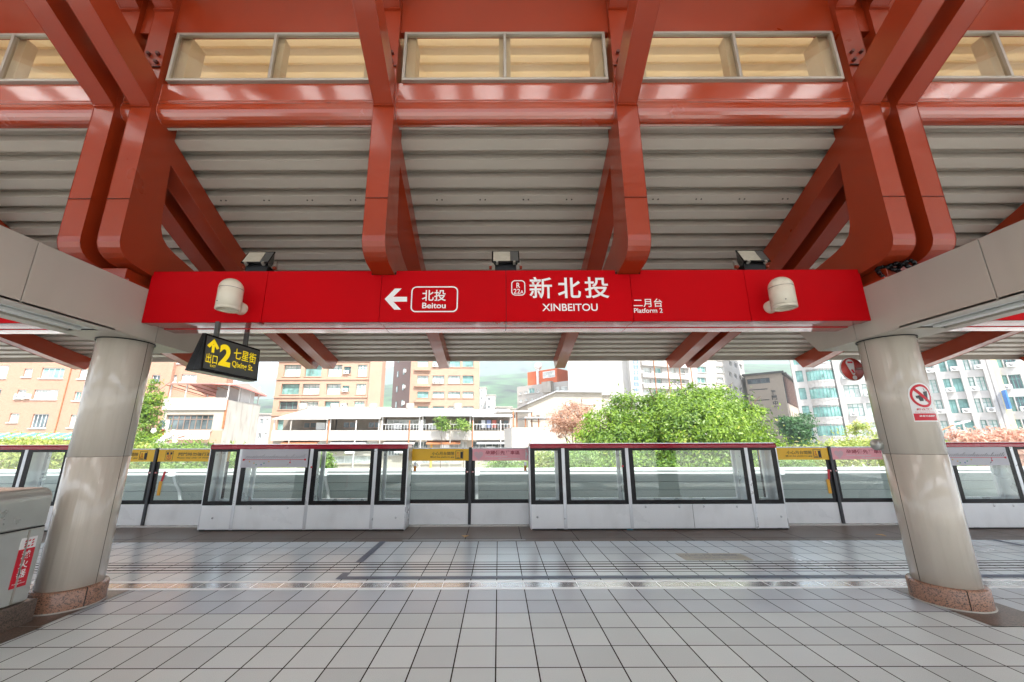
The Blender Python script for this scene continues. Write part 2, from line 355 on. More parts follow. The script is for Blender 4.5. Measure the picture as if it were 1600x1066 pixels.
# ------------------------------------------------------------------ ground and platform
def sheet(name, x0, x1, y0, y1, z, m, kind='structure'):
    return struct(name, MB().add([(x0,y0,z),(x1,y0,z),(x1,y1,z),(x0,y1,z)], [(0,1,2,3)]), m, kind)
GROUND = mat("street_ground", (.42, .40, .36), .9, var=.25, vscale=.05)
g = MB(); N = 36
gx = [-2600, -800, -300, -100, -40, 0, 40, 100, 300, 800, 2600]; gy = [8.62, 14, 30, 60, 120, 250, 500, 900, 2600]
g.add([(x, y, -1.2) for y in gy for x in gx], [(j*11+i, j*11+i+1, (j+1)*11+i+1, (j+1)*11+i) for j in range(8) for i in range(10)])
g.add([(x, y, -1.2) for y in (-2600, -300, -60, -8.2) for x in gx], [(j*11+i, j*11+i+1, (j+1)*11+i+1, (j+1)*11+i) for j in range(3) for i in range(10)])
struct("ground", g, GROUND)
struct("platform_slab", MB().box(-60, 60, -8.2, 8.62, -1.3, -.012), CONC)
sheet("floor", -60, 60, -8.2, 4.206, 0, TILE)
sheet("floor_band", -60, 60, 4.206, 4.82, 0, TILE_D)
fs_ = MB().box(-60, 60, 4.82, 5.08, -.01, .002)
struct("drain_strip", fs_, STRIPT)
struct("drain_strip_edge", MB().box(-60, 60, 4.815, 4.865, .0, .005).box(-60, 60, 5.04, 5.09, .0, .005), mat("bright_steel_edge", (.85, .85, .84), .38, metal=.5))
sheet("floor_middle", -60, 60, 5.08, 5.40, 0, TILE2)
sheet("guide_path", -60, 60, 5.40, 5.83, 0, GROOVE)
sheet("floor_far", -60, 60, 5.83, 6.95, 0, TILE2)
sheet("platform_edge_paving", -60, 60, 6.95, 8.62, 0, TBRN)
BLUEL = mat("blue_queue_line", (.055, .075, .13), .4, var=.1, vscale=60)
for a_, b_, c_, d_ in ((-1.90, -1.80, 5.83, 6.95), (-1.90, -1.80, 5.15, 5.40), (-1.80, 7.95, 5.15, 5.25), (7.86, 7.95, 5.83, 6.95), (-40, -7.9, 5.15, 5.25)):
    sheet("blue_floor_line", a_, b_, c_, d_, .004, BLUEL)
sheet("column_pad", 4.22, 4.86, 3.90, 4.815, .004, BRN)
sheet("column_pad", -4.66, -3.98, 3.95, 4.815, .004, BRN)
sheet("wall_margin_paving", -4.22, -3.95, -4, 3.945, .004, BRN)
# floor plates with worn writing
PLATE = mat("worn_beige_plate", (.40, .37, .29), .45, var=.15, vscale=12)
FADED = mat("faded_grey_print", (.26, .26, .27), .5, var=.3, vscale=20)
pt = thing("floor_plate", (2.95, 6.05, .004), "worn beige floor plate with faded grey writing set in the tiles", "floor plate")
MB().box(2.50, 3.40, 5.87, 6.20, .0, .005).build("plate", PLATE, pt)
lettering("小心月台間隙", (2.58, 6.04, .0065), XR, (0, 1, 0), .74, .12, FADED, pt, .01)
lettering("Mind the platform gap", (2.66, 5.94, .0065), XR, (0, 1, 0), .56, .06, FADED, pt)
GLOWS = mat("pale_worn_strip", (.26, .25, .23), .4, var=.2, vscale=8)
pt = thing("floor_strip_sign", (-.4, 7.02, .004), "narrow pale worn strip on the brown paving before the centre doors", "floor strip")
MB().box(-1.56, .43, 6.98, 7.06, .0, .005).build("strip", GLOWS, pt)
ARW = mat("orange_floor_paint", (.50, .24, .04), .5, var=.3, vscale=30)
def floor_arrow(x, label):
    o = MB().add([(x-.06, 7.36, .005), (x+.06, 7.36, .005), (x, 7.22, .005), (x-.06, 7.36, .001), (x+.06, 7.36, .001), (x, 7.22, .001)], [(2,1,0),(3,4,5),(0,1,4,3),(1,2,5,4),(2,0,3,5)]).build("floor_arrow", ARW)
    tag(o, label, "floor arrow", "orange arrows before the doors")
floor_arrow(-.57, "small faded orange arrow painted on brown paving before the centre doors")
floor_arrow(6.45, "small faded orange arrow painted on brown paving beside the right column")

# ------------------------------------------------------------------ canopy
ctl = [(3.3, 5.55), (3.95, 5.24), (6.04, 4.32), (8.34, 3.80), (9.72, 3.53), (11, 3.30)]
def roofz(y):
    for i in range(1, len(ctl)-2):
        if y <= ctl[i+1][0] or i == len(ctl)-3:
            p0, p1, p2, p3 = ctl[i-1:i+3]; h = p2[0]-p1[0]; t = (y-p1[0])/h
            m1 = (p2[1]-p0[1])/(p2[0]-p0[0])*h; m2 = (p3[1]-p1[1])/(p3[0]-p1[0])*h
            return (2*t**3-3*t*t+1)*p1[1]+(t**3-2*t*t+t)*m1+(-2*t**3+3*t*t)*p2[1]+(t**3-t*t)*m2
cn = thing("station_canopy", (XC, 4, 5), "red steel canopy with swept beige ribbed roof over the platform", "canopy")
# ribbed deck
ys = np.linspace(3.92, 9.74, 600); pts = [(y, roofz(y)) for y in ys]
L = [0]
for a, b in zip(pts, pts[1:]): L.append(L[-1]+math.hypot(b[0]-a[0], b[1]-a[1]))
def on(s):
    s = min(max(s, 0), L[-1]); y = float(np.interp(s, L, ys)); z = roofz(y); dz = (roofz(y+.01)-z)/.01; k = math.hypot(1, dz)
    return Vector((y, z)), Vector((-dz/k, 1/k))
P = .25; DEP = .14; prof = []
s = 0
while s < L[-1]-.02:
    for ds, d in ((0, 0), (.128, 0), (.136, DEP), (.238, DEP), (.246, 0)):
        if s+ds <= L[-1]: p, nn = on(s+ds); q = p+nn*d; prof.append((q.x, q.y))
    s += P
top = [tuple(on(x)[0]+on(x)[1]*.17) for x in np.linspace(L[-1], 0, 16)]
RX0, RX1 = -17.6, 17.8
deck = MB().prism_x(prof+top, RX0, RX1).build("roof_deck", DECK, cn)
SPOT = MB()
for k_, yy in enumerate((4.02, 4.98)):
    p, nn = on(float(np.interp(yy, ys, L)))
MB().prism_x([(-4.0, 5.2), (-6.6, 4.15), (-6.6, 4.05), (-4.0, 5.1)], RX0, RX1).build("rear_shade_deck", DECK, cn)  # unseen rear roof piece, added and sized to cut sunlight from behind
FR = [XC+s_*v_ for s_ in (-1, 1) for v_ in (1.40, 4.19, 4.61, 7.40, 10.2, 12.99, 13.41)]
SCR = mat("dark_screw", (.05, .045, .04), .6)
for s_arc in (.06, 1.06):
    p_, n_v = on(s_arc)
    for i in range(14):
        for dx in (-.035, .035):
            xx_ = XC-3.9+i*.6+dx
            if min(abs(xx_-fx) for fx in FR) < .15: continue
            MB().cyl((xx_, p_.x, p_.y-.006), (xx_, p_.x, p_.y+.004), .011, 6).build("screw", SCR, cn)
# eave flashing
MB().prism_x([(9.745, roofz(9.74)-.03), (9.745, roofz(9.74)+.14), (9.78, roofz(9.74)+.14), (9.78, roofz(9.74)-.03)], RX0, RX1).build("eave_trim", DECK, cn)
HW = .122
def post_prof():
    return [(3.76, 6.95), (3.80, 3.66), (3.805, 3.60), (3.825, 3.545), (3.86, 3.50), (3.91, 3.465), (3.98, 3.44), (4.24, 3.41), (4.8, 3.36), (5.7, 3.26),
            (5.7, 3.50), (4.9, 3.70), (4.50, 3.785), (4.36, 3.83), (4.27, 3.90), (4.225, 4.00), (4.205, 4.12), (4.15, 5.0), (4.09, 6.95)]
BOLT = MB
for fx in sorted(FR):
    po = MB().prism_x(post_prof(), fx-HW, fx+HW).build("post", RED_P, cn, .006)
    # welded seam plate and bolts on the front of the post, high up
    BM = mat("dark_red_bolt", (.10, .016, .010), .4)
    if abs(fx) < 6:
        for dx in (-.055, .055):
            for dz in (-.06, .06): MB().cyl((fx+dx, 3.775, 5.98+dz), (fx+dx, 3.735, 5.98+dz), .022, 6).build("bolt", BM, po)
    MB().box(fx-HW+.004, fx+HW-.004, 3.752, 3.77, 5.845, 5.853).build("weld_line", BM, po)
    if abs(fx) < 6: MB().box(fx-HW-.0015, fx+HW+.0015, 3.7835, 3.80, 4.10, 4.104).build("weld_line", BM, po)
    b = MB()
    ry = np.linspace(4.05, 9.72, 26)
    pf = [(y, roofz(y)-.012) for y in ry]+[(9.50, roofz(9.50)-.31)]+[(y, roofz(y)-.31) for y in ry[::-1][2:]]
    b.prism_x(pf, fx-HW+.004, fx+HW-.004).build("rafter", RED_P, cn, .006)
    # lower inclined strut that meets the post front, and the upper rafter above it
    s0 = .538
    MB().prism_x([(3.775, 5.30), (0, 5.30+s0*3.775), (0, 5.70+s0*3.775), (3.775, 5.68)], fx-.112, fx+.112).build("inclined_strut", RED_P, cn, .006)
    wl = MB().box(fx-.114, fx+.114, 3.755, 3.79, 5.285, 5.30).build("weld_seam", RED_P, cn)
    MB().prism_x([(3.775, 6.72), (0, 6.72+s0*3.775), (0, 7.08+s0*3.775), (4.0, 7.08-.12), (4.0, 6.72)], fx-.112, fx+.112).build("upper_rafter", RED_P, cn, .006)
    MB().box(fx-.125, fx+.125, 3.73, 3.775, 6.70, 6.712).build("bracket_plate", RED_P, cn)
SF = sorted(FR)
bprof = [(3.84, 5.685), (3.84, 5.445), (3.835, 5.435), (3.85, 5.425)]+[(3.965-.135*math.cos(R(a)), 5.345-.145*math.sin(R(a))) for a in range(-30, 181, 15)]+[(4.12, 5.42), (4.12, 5.685)]
def win_frame(x0, x1):
    wf = MB(); y0, y1, z0, z1 = 3.80, 3.85, 5.69, 6.415; t = .034; xm = (x0+x1)/2
    wf.box(x0, x1, y0, y1, z0, z0+t).box(x0, x1, y0, y1, z1-t, z1).box(x0, x0+t, y0, y1, z0+t, z1-t).box(x1-t, x1, y0, y1, z0+t, z1-t).box(xm-t/2, xm+t/2, y0-.004, y1, z0+t, z1-t)
    f = wf.build("window", ALU, cn, .004)
    MB().box(x0+t, xm-t/2, 3.824, 3.83, z0+t, z1-t).box(xm+t/2, x1-t, 3.824, 3.83, z0+t, z1-t).build("pane", WGLASS, f)
    # cream reveal boards just outside the glass
    MB().box(x0-.02, x0+.13, 3.88, 4.1, z0+.05, z1+.02).box(x1-.13, x1+.02, 3.88, 4.1, z0+.05, z1+.02).box(xm-.07, xm+.07, 3.88, 4.0, z0+.05, z1).build("reveal", SOFFIT, f)
for a, b in zip(SF, SF[1:]):
    x0, x1 = a+HW, b-HW
    MB().prism_x(bprof, x0, x1).build("tie_beam", RED_G, cn, .004)
    MB().box(x0, x1, 3.815, 3.90, 6.425, 7.04).build("header_beam", RED_P, cn, .006)
    if b-a > 1: win_frame(x0+.055, x1-.055)
    else: MB().box(x0, x1, 3.95, 4.0, 5.69, 6.42).build("infill_plate", RED_P, cn)
# soffit of the upper roof outside the clerestory
sp = []; a0 = Vector((4.02, 7.02)); a1 = Vector((5.9, 6.15)); dd = (a1-a0).normalized(); nn = Vector((-dd.y, dd.x)); s = 0
while s < (a1-a0).length-.01:
    for ds, d in ((0, 0), (.075, 0), (.09, .055), (.175, .055), (.19, 0)):
        q = a0+dd*(s+ds)+nn*d; sp.append((q.x, q.y))
    s += .2
sp += [(y+nn.x*.02, z+nn.y*.02) for y, z in sp[::-1]]
SOFT = bpy.data.materials.new("glow_soffit_sheet"); SOFT.use_nodes = True; n_ = SOFT.node_tree.nodes; l_ = SOFT.node_tree.links  # translucency and warm tint added so sun makes the soffit glow yellow
t_ = n_.new("ShaderNodeBsdfTranslucent"); t_.inputs[0].default_value = (.88, .80, .64, 1); m_ = n_.new("ShaderNodeMixShader"); m_.inputs[0].default_value = .4
n_["Principled BSDF"].inputs["Base Color"].default_value = (.78, .68, .50, 1)
l_.new(n_["Principled BSDF"].outputs[0], m_.inputs[1]); l_.new(t_.outputs[0], m_.inputs[2]); l_.new(m_.outputs[0], n_["Material Output"].inputs[0])
MB().prism_x(sp, RX0, RX1).build("soffit", SOFT, cn)
# upper roof, with a row of translucent skylights near the ridge
zr = lambda y: 7.12+.538*(3.8-abs(y))
MB().prism_x([(4.0, zr(4.0)), (1.35, zr(1.35)), (1.35, zr(1.35)+.12), (4.0, zr(4.0)+.12)], RX0, RX1).build("upper_roof", DECK, cn)
MB().prism_x([(-4.0, zr(4.0)), (-1.0, zr(1.0)), (-1.0, zr(1.0)+.12), (-4.0, zr(4.0)+.12)], RX0, RX1).build("upper_roof", DECK, cn)
TRL = bpy.data.materials.new("skylight_sheet"); TRL.use_nodes = True; n_ = TRL.node_tree.nodes; n_.remove(n_["Principled BSDF"])
tr_ = n_.new("ShaderNodeBsdfTranslucent"); tr_.inputs[0].default_value = (.95, .94, .92, 1); TRL.node_tree.links.new(tr_.outputs[0], n_["Material Output"].inputs[0])
x = RX0
while x < RX1-.5:
    MB().box(x, x+.30, -1.0, 1.35, zr(0)-.75, zr(0)-.55).build("roof_rib", RED_P, cn)
    MB().add([(x+.30, 1.35, zr(1.35)), (x+.934, 1.35, zr(1.35)), (x+.934, -1.0, zr(1.35)), (x+.30, -1.0, zr(1.35)), (x+.30, 1.35, zr(1.35)+.02), (x+.934, 1.35, zr(1.35)+.02), (x+.934, -1.0, zr(1.35)+.02), (x+.30, -1.0, zr(1.35)+.02)], [(0,1,2,3),(7,6,5,4)]).build("skylight", TRL, cn)
    x += .934

# ------------------------------------------------------------------ columns with cantilever beams
def column(cx, inner, label):                 # inner = +1 when the bay side is at +x
    t = thing("station_column", (cx, 4.45, 0), label, "column", "cream metal columns carrying the cantilever beams")
    r = .252; c = (cx, 4.45, 0)
    MB().lathe(c, [(r-.006, .17), (r-.006, 2.72)], 64).build("core", DARK, t)
    for z0, z1 in ((.18, 1.4035), (1.4065, 2.72)):
        sh = MB()
        for a0 in (0, math.pi):
            sh.lathe(c, [(r-.004, z0), (r, z0+.002), (r, z1-.002), (r-.004, z1)], 40, a0+.012, a0+math.pi-.012)
        sh.build("shaft", CREAM_M, t)
    pl = MB()
    for k in range(4):
        a0 = R(-20+k*90); pl.lathe(c, [(.29, .002), (.292, .165), (.284, .178), (.24, .18)], 16, a0+.015, a0+math.pi/2-.015)
    pl.build("plinth", GRN, t); MB().lathe(c, [(.283, .0), (.283, .172)], 48).build("plinth_joint", DARK, t)
    MB().lathe(c, [(.30, .001), (.302, .012), (.291, .013)], 48).build("base_ring", CONC, t)
    MB().lathe(c, [(.262, 2.655), (.262, 2.675)], 48).build("collar", DARK, t)
    xi = cx+inner*.31; xo = cx-inner*.31
    zb, zt = 2.672, 3.235
    # beam runs along y; panels with open joints over a dark core
    core = MB().box(cx-.295, cx+.295, -6.0, 5.02, zb+.02, zt-.01); core.build("beam_core", DARK, t)
    edges = [-6.0, -3.6, -2.25, -.92, .43, 1.78, 3.13, 4.475]
    for sgn in (-1, 1):
        xa = cx+sgn*.31; xb = cx+sgn*.296
        for a, b in zip(edges, edges[1:]):
            MB().box(xa, xb, a+.004, b-.004, zb, zt).build("side_panel", GREYP, t, .003)
        q = MB(); x0, x1 = sorted((xa, xb))
        q.prism_x([(4.479, zb), (5.04, zb), (5.34, zt-.20), (5.20, zt-.06), (4.479, zt-.06)], x0, x1)
        q.build("side_panel", GREYP, t, .003)
    MB().box(cx-.30, cx+.30, -6, 4.47, zt-.008, zt+.004).build("top_panel", GREYP, t)
    tip = MB(); tip.add([(cx-.296, 5.04, zb), (cx+.296, 5.04, zb), (cx+.296, 5.34, zt-.2), (cx-.296, 5.34, zt-.2), (cx-.296, 5.20, zt-.06), (cx+.296, 5.20, zt-.06)], [(0,1,2,3),(3,2,5,4)])
    tip.build("tip_panel", GREYP, t)
    MB().box(cx-.30, cx+.30, 3.98, 5.04, zb-.004, zb+.01).build("soffit_panel", GREYP, t)
    # recessed lighting trough under the beam in front of the column
    tr = MB().box(cx-.31, cx-.17, -6, 3.97, zb-.004, zb+.02).box(cx+.17, cx+.31, -6, 3.97, zb-.004, zb+.02)
    tr.build("trough_lip", GREYP, t)
    MB().box(cx-.168, cx+.168, -6, 3.96, zb+.018, zb+.03).build("trough_tray", mat("pale_tray", (.68, .70, .68), .4), t)
    MB().box(cx-.035, cx+.035, -6, 3.9, zb-.012, zb+.012).build("lamp_tube_cover", mat("pale_cover", (.6, .61, .6), .3), t)
    return t
CL, CR = -4.285, 4.465
colL = column(CL, 1, "cream metal column left of the hanging exit sign, beside the steel wall")
colR = column(CR, -1, "cream metal column right of the red fascia with no eating sticker")
# red base blocks between posts and beams
for cx, lb in ((CL, "red steel bearing block above the left grey beam"), (CR, "red steel bearing block above the right grey beam")):
    t = thing("bearing_block", (cx, 4.5, 3.24), lb, "steel block", "red bearing blocks on the grey beams")
    MB().box(cx-.20, cx+.20, 4.05, 4.9, 3.242, 3.41).build("block", RED_P, t, .006)
    MB().box(cx-.30, cx+.30, 4.0, 4.95, 3.236, 3.26).build("base_plate", RED_P, t)
cb = thing("cable_loom", (CR-.1, 4.2, 3.25), "black cables looped above the right grey beam beside the red block", "cables")
for k, dx in enumerate((-.06, .02, .1)):
    q = MB(); pp = [Vector((CR-.22+dx, 4.02+.1*math.sin(i*.5+k), 3.26+.16*math.sin(i/8*math.pi))) + Vector((i*.018, 0, 0)) for i in range(9)]
    for a, b in zip(pp, pp[1:]): q.cyl(a, b, .022, 8)
    q.build("cable", BLACK, cb)

# ------------------------------------------------------------------ red fascia with station name
FZ0, FZ1, FY0, FY1 = 2.84, 3.452, 4.24, 4.71
def fascia(x0, x1, cx, label, full):
    t = thing("name_fascia", (cx, 4.47, FZ0), label, "station sign", "red fascia boxes between the columns")
    MB().box(x0+.004, x1-.004, FY0+.02, FY1-.01, FZ0+.02, FZ1-.01).build("core", DARK, t)
    xs = [x0]+[cx+v_ for v_ in (-2.73, -1.42, 0, 1.42, 2.73)]+[x1]
    for a, b in zip(xs, xs[1:]):
        q = MB()
        cuts = [(fx-.145, fx+.145) for fx in FR if a-.2 < fx < b+.2]
        px0 = a+.003
        segs = []
        for c0, c1 in cuts:
            c0 = max(c0, a+.003); c1 = min(c1, b-.003)
            if c1 <= c0: continue
            if c0 > px0: segs.append((px0, c0, FZ1))
            segs.append((c0, c1, FZ1-.05)); px0 = c1
        if px0 < b-.003: segs.append((px0, b-.003, FZ1))
        for s0_, s1_, zt in segs: q.box(s0_, s1_, FY0, FY0+.018, FZ0, zt)
        q.build("front_panel", FASCIA, t)
        u = MB()
        for y0, y1, z in ((FY0+.001, FY0+.13, FZ0), (FY0+.142, FY0+.29, FZ0+.012), (FY0+.302, FY1, FZ0+.003)):
            u.box(a+.003, b-.003, y0, y1, z, z+.015)
        u.build("underside_panel", FASCIA_U, t)
        MB().box(a+.003, b-.003, FY1-.012, FY1+.002, FZ0+.02, FZ1).build("back_panel", FASCIA, t)
        MB().box(a+.003, b-.003, FY0+.02, FY1, FZ1-.008, FZ1-.002 if not cuts else FZ1-.05).build("top_panel", FASCIA, t) if not cuts else None
    return t
xl, xr = CL+.313, CR-.313
fa = fascia(xl, xr, XC, "long scarlet fascia with white station name lettering between two columns", True)
fascia(xl-8.76, CL-.313, XC-8.76+.01, "scarlet fascia beyond the left grey beam, mostly hidden", False)
fascia(CR+.313, xr+8.76, XC+8.76, "scarlet fascia beyond the right grey beam, mostly hidden", False)
TY = FY0-.003
def fbox(px0, py0, px1, py1, y=TY):
    a = at(px0, py1, y); b = at(px1, py0, y); return a, b
def ftext(body, px0, py0, px1, py1, bold, m=WHITE_T, name='lettering'):
    a, b = fbox(px0, py0, px1, py1); return lettering(body, a, XR, ZU, b.x-a.x, b.z-a.z, m, fa, bold, name)
ftext("新", 827.5, 433, 862, 466.5, .012); ftext("北", 872, 434, 906.5, 466, .016); ftext("投", 914.5, 433, 950, 466, .012)
ftext("XINBEITOU", 847.5, 474.5, 933.5, 486.2, .012)
ftext("R", 807, 442, 812.6, 450, .012); ftext("22", 802.5, 451.5, 812.6, 459, .012); ftext("A", 813.0, 453.6, 818, 459, .012)
ftext("北投", 659, 453, 697, 470.5, .012); ftext("Beitou", 659.5, 473, 696.5, 482, .018)
ftext("二月台", 990.5, 466.5, 1034, 480, .008); ftext("Platform 2", 991, 481.5, 1035, 489, .012)
def ring(px0, py0, px1, py1, tw, rad, name, m, parent, y=TY):
    a, b = fbox(px0, py0, px1, py1, y); q = MB(); n = 6
    def loop(ins, r):
        o = []
        for cx_, cz_, s0 in ((b.x-ins-r, b.z-ins-r, 0), (a.x+ins+r, b.z-ins-r, 90), (a.x+ins+r, a.z+ins+r, 180), (b.x-ins-r, a.z+ins+r, 270)):
            for i in range(n+1): o.append((cx_+r*math.cos(R(s0+90*i/n)), y, cz_+r*math.sin(R(s0+90*i/n))))
        return o
    A = loop(0, rad); B = loop(tw, max(rad-tw, .005)); k = len(A)
    q.add(A+B, [(i, (i+1) % k, k+(i+1) % k, k+i) for i in range(k)]); return q.build(name, m, parent)
ring(641, 447.5, 716, 488, .014, .06, "panel_outline", WHITE_T, fa); ring(799, 438, 820.5, 462, .011, .045, "panel_outline", WHITE_T, fa)
ar = MB()
def pxpoly(pts, y=TY): return [tuple(at(px, py, y)) for px, py in pts]
ar.add(pxpoly([(601, 467.5), (617, 451), (627.5, 451), (614.5, 464), (636, 464), (636, 471.5), (614.5, 471.5), (626.5, 484), (616, 484)]), [(0,1,2,3),(3,4,5,6),(0,3,6),(0,6,7,8)])
ar.build("arrow", WHITE_T, fa)

# cylinder wall lamps
def wall_lamp(x, label):
    y = 4.02; r = .118; z0 = at(778, 478, y-r).z; z1 = at(778, 433.5, y-r*.3).z-r
    t = thing("wall_lamp", (x, y, z0), label, "wall lamp", "cream cylinder lamps on the red fascia")
    c = (x, y, 0); zc = (z0+z1)/2
    MB().lathe(c, [(r-.004, z0+.036), (r, z0+.038), (r, z1-.003), (r-.003, z1)], 40).build("body", LAMP_M, t)
    MB().lathe(c, [(r, z1+.003)]+[(r*math.cos(R(a)), z1+.003+r*math.sin(R(a))) for a in range(6, 90, 7)]+[(.001, z1+.003+r)], 40).build("cap", LAMP_M, t)
    MB().lathe(c, [(r-.003, z1-.004), (r-.003, z1+.006)], 40).build("joint", DARK, t)
    MB().lathe(c, [(r-.03, z0+.01), (r-.016, z0), (r+.001, z0+.002), (r+.001, z0+.032)], 40).build("rim", LAMP_M, t)
    MB().lathe(c, [(.001, z0+.07), (r-.022, z0+.07), (r-.03, z0+.01)][::-1], 40).build("reflector", LAMP_M, t)
    MB().lathe((x, 0, zc-.03), [(.001, 4.165), (.062, 4.167), (.07, 4.19), (.07, 4.238)], 32, ax='y').build("wall_mount", LAMP_M, t)
    MB().cyl((x, y+r-.02, zc-.03), (x, 4.18, zc-.03), .03).build("arm", LAMP_M, t)
    MB().cyl((x-.05, y-r*.9-.004, z0+.07), (x-.05, y-r*.9+.01, z0+.07), .006, 8).build("screw", DARK, t)
wall_lamp(XC-2.965, "cream dome-topped cylinder lamp on left end of red fascia")
wall_lamp(XC+2.955, "cream dome-topped cylinder lamp on right end of red fascia")
# floodlights on top
LENS = mat("floodlight_lens", (.45, .42, .34), .15, coat=.6, var=.08, vscale=20)
def flood(x, label):
    t = thing("floodlight", (x, 4.45, FZ1), label, "floodlight", "black floodlights on top of the red fascia")
    M = Matrix.Translation((x, 4.38, FZ1+.19)) @ Matrix.Rotation(R(60), 4, 'X')
    h = MB(M); a, b = .165, .12
    h.add([(-a, -b, .06), (a, -b, .06), (a, b, .06), (-a, b, .06), (-a+.02, -b+.02, .03), (a-.02, -b+.02, .03), (a-.02, b-.02, .03), (-a+.02, b-.02, .03),
           (-.10, -.06, -.08), (.10, -.06, -.08), (.10, .06, -.08), (-.10, .06, -.08)],
          [(0,1,2,3),(0,4,5,1),(1,5,6,2),(2,6,7,3),(3,7,4,0),(4,8,9,5),(5,9,10,6),(6,10,11,7),(7,11,8,4),(11,10,9,8)])
    h.build("housing", BLACK, t, .004)
    MB(M).box(-.145, .055, -.095, .095, .061, .066).build("lens", LENS, t)
    MB(M).box(.058, .150, -.095, .095, .061, .066).build("gear_cover", CHAR, t)
    for dx in (-.10, .10): MB(M).box(dx-.013, dx+.013, -.128, -.10, .03, .07).build("clip", ALU, t)
    MB().box(x-.125, x+.125, 4.32, 4.5, FZ1-.004, FZ1+.12).build("control_box", BLACK, t, .006)
    for sg in (-1, 1):
        MB().box(x+sg*.172, x+sg*.182, 4.40, 4.44, FZ1-.004, FZ1+.2).build("bracket", ALU, t)
        MB().cyl((x+sg*.165, 4.38, FZ1+.10), (x+sg*.195, 4.38, FZ1+.10), .022).build("knob", RED_P, t)
flood(XC, "black floodlight on fascia top above the station name")
flood(XC-2.93, "black floodlight on fascia top above the left cylinder lamp")
flood(XC+2.93, "black floodlight on fascia top above the right cylinder lamp")

# ------------------------------------------------------------------ hanging exit sign
ex = thing("exit_sign", (-3.2, 4.47, 2.29), "black hanging exit sign with yellow arrow, 2 and street name", "sign")
pTL, pTR, pBR, pBL = (atx(*q) for q in ((327, 525, -3.12), (403, 547, -3.06), (395, 595, -3.0), (313, 577.5, -3.10)))
zt = (pTL.z+pTR.z)/2; zb = (pBL.z+pBR.z)/2
A = Vector((-3.12, 4.10, zb)); B = Vector((-3.12, 4.89, zb)); HT = .40; WB = .19; WT = .07
A = Vector((-3.10, pBL.y, zb)); B = Vector((-2.98, pBR.y+.06, zb)); dAB = (B-A).normalized(); out = Vector((dAB.y, -dAB.x, 0))
a4, b4 = A, B; At = A-out*.02+ZU*HT; Bt = B-out*.02+ZU*HT
A2 = A-out*WB; B2 = B-out*WB; At2 = A-out*.06+ZU*HT; Bt2 = B-out*.06+ZU*HT
MB().add([A, B, Bt, At, A2, B2, Bt2, At2], [(0,1,2,3),(5,4,7,6),(1,5,6,2),(4,0,3,7),(3,2,6,7),(4,5,1,0)]).build("housing", BLACK, ex, .006)
up = (At-A).normalized(); nrm = dAB.cross(up).normalized(); nrm = nrm if nrm.dot(out) > 0 else -nrm
LW = (B-A).length; LH = (At-A).length
def sp_(u, v, d=.004): return A+dAB*(u*LW)+up*(v*LH)+nrm*d
MB().add([sp_(.03, .06, .003), sp_(.97, .06, .003), sp_(.97, .94, .003), sp_(.03, .94, .003)], [(0,1,2,3)]).build("face", CHAR, ex)
def et(body, u0, v0, u1, v1, bold): return lettering(body, sp_(u0, v0, .006), dAB, up, (u1-u0)*LW, (v1-v0)*LH, YEL_T, ex, bold)
et("2", .25, .22, .45, .84, .04); et("七星街", .49, .50, .92, .82, .01); et("Qixing St.", .48, .22, .88, .44, .015)
et("出口", .05, .22, .23, .48, .01); et("EXIT", .13, .13, .22, .19, .01)
q = MB(); Q = lambda u, v: sp_(u, v, .006)
q.add([Q(.12, .52), Q(.165, .52), Q(.165, .74), Q(.12, .74)], [(0,1,2,3)])
q.add([Q(.045, .68), Q(.085, .63), Q(.1425, .76), Q(.1425, .90)], [(0,1,2,3)]); q.add([Q(.24, .68), Q(.20, .63), Q(.1425, .76), Q(.1425, .90)], [(3,2,1,0)])
q.build("arrow", YEL_T, ex)
MB().add([A-out*.02+ZU*-.006, B-out*.02-ZU*.006, B2+out*.02-ZU*.006, A2+out*.02-ZU*.006], [(3,2,1,0)]).build("light_cover", mat("pale_lens", (.6, .62, .5), .4), ex)
for u in (.2, .72):
    p = A+dAB*LW*u-out*.045; MB().box(p.x-.02, p.x+.02, p.y-.02, p.y+.02, zb+HT, FZ0+.01).build("hanger", CHAR, ex)

# ------------------------------------------------------------------ stickers and small signs
# red exclamation disc on the far side of the right column
cD = at(1331, 577, 4.78)
rd = thing("round_sign", tuple(cD), "round red sign with white exclamation shape jutting behind right column", "sign")
MB().lathe((cD.x, 4.78, cD.z), [(.001, -.006), (.137, -.006), (.137, .006), (.001, .006)], 48, ax='y').build("disc", mat("coral_red", (.52, .045, .03), .4), rd)
MB().lathe((cD.x, 4.78, cD.z), [(.137, -.008), (.142, -.008), (.142, .008), (.137, .008)], 48, ax='y').build("rim", WHITES, rd)
q = MB(); yy = 4.772; o = []
for i in range(9): a = R(180*i/8); o.append((cD.x-.018+.05*math.cos(a), yy, cD.z+.075+.045*math.sin(a)))
for i in range(7): a = R(180+180*i/6); o.append((cD.x+.002+.022*math.cos(a), yy, cD.z-.05+.022*math.sin(a)))
q.add(o, [tuple(range(len(o)))]); q.build("exclamation_bar", WHITES, rd)
MB().lathe((cD.x+.006, 4.78, cD.z-.105), [(.001, -.0095), (.027, -.0095)], 24, ax='y').build("exclamation_dot", WHITES, rd)
MB().box(cD.x-.045, cD.x+.012, 4.764, 4.770, cD.z+.072, cD.z+.092).build("pictogram", REDS, rd)
MB().cyl((cD.x-.012, 4.770, cD.z-.005), (cD.x+.01, 4.770, cD.z-.05), .008).build("pictogram", REDS, rd)
MB().cyl((cD.x+.05, 4.79, cD.z), (CR-.1, 4.62, cD.z), .012).build("bracket", ALU, rd)
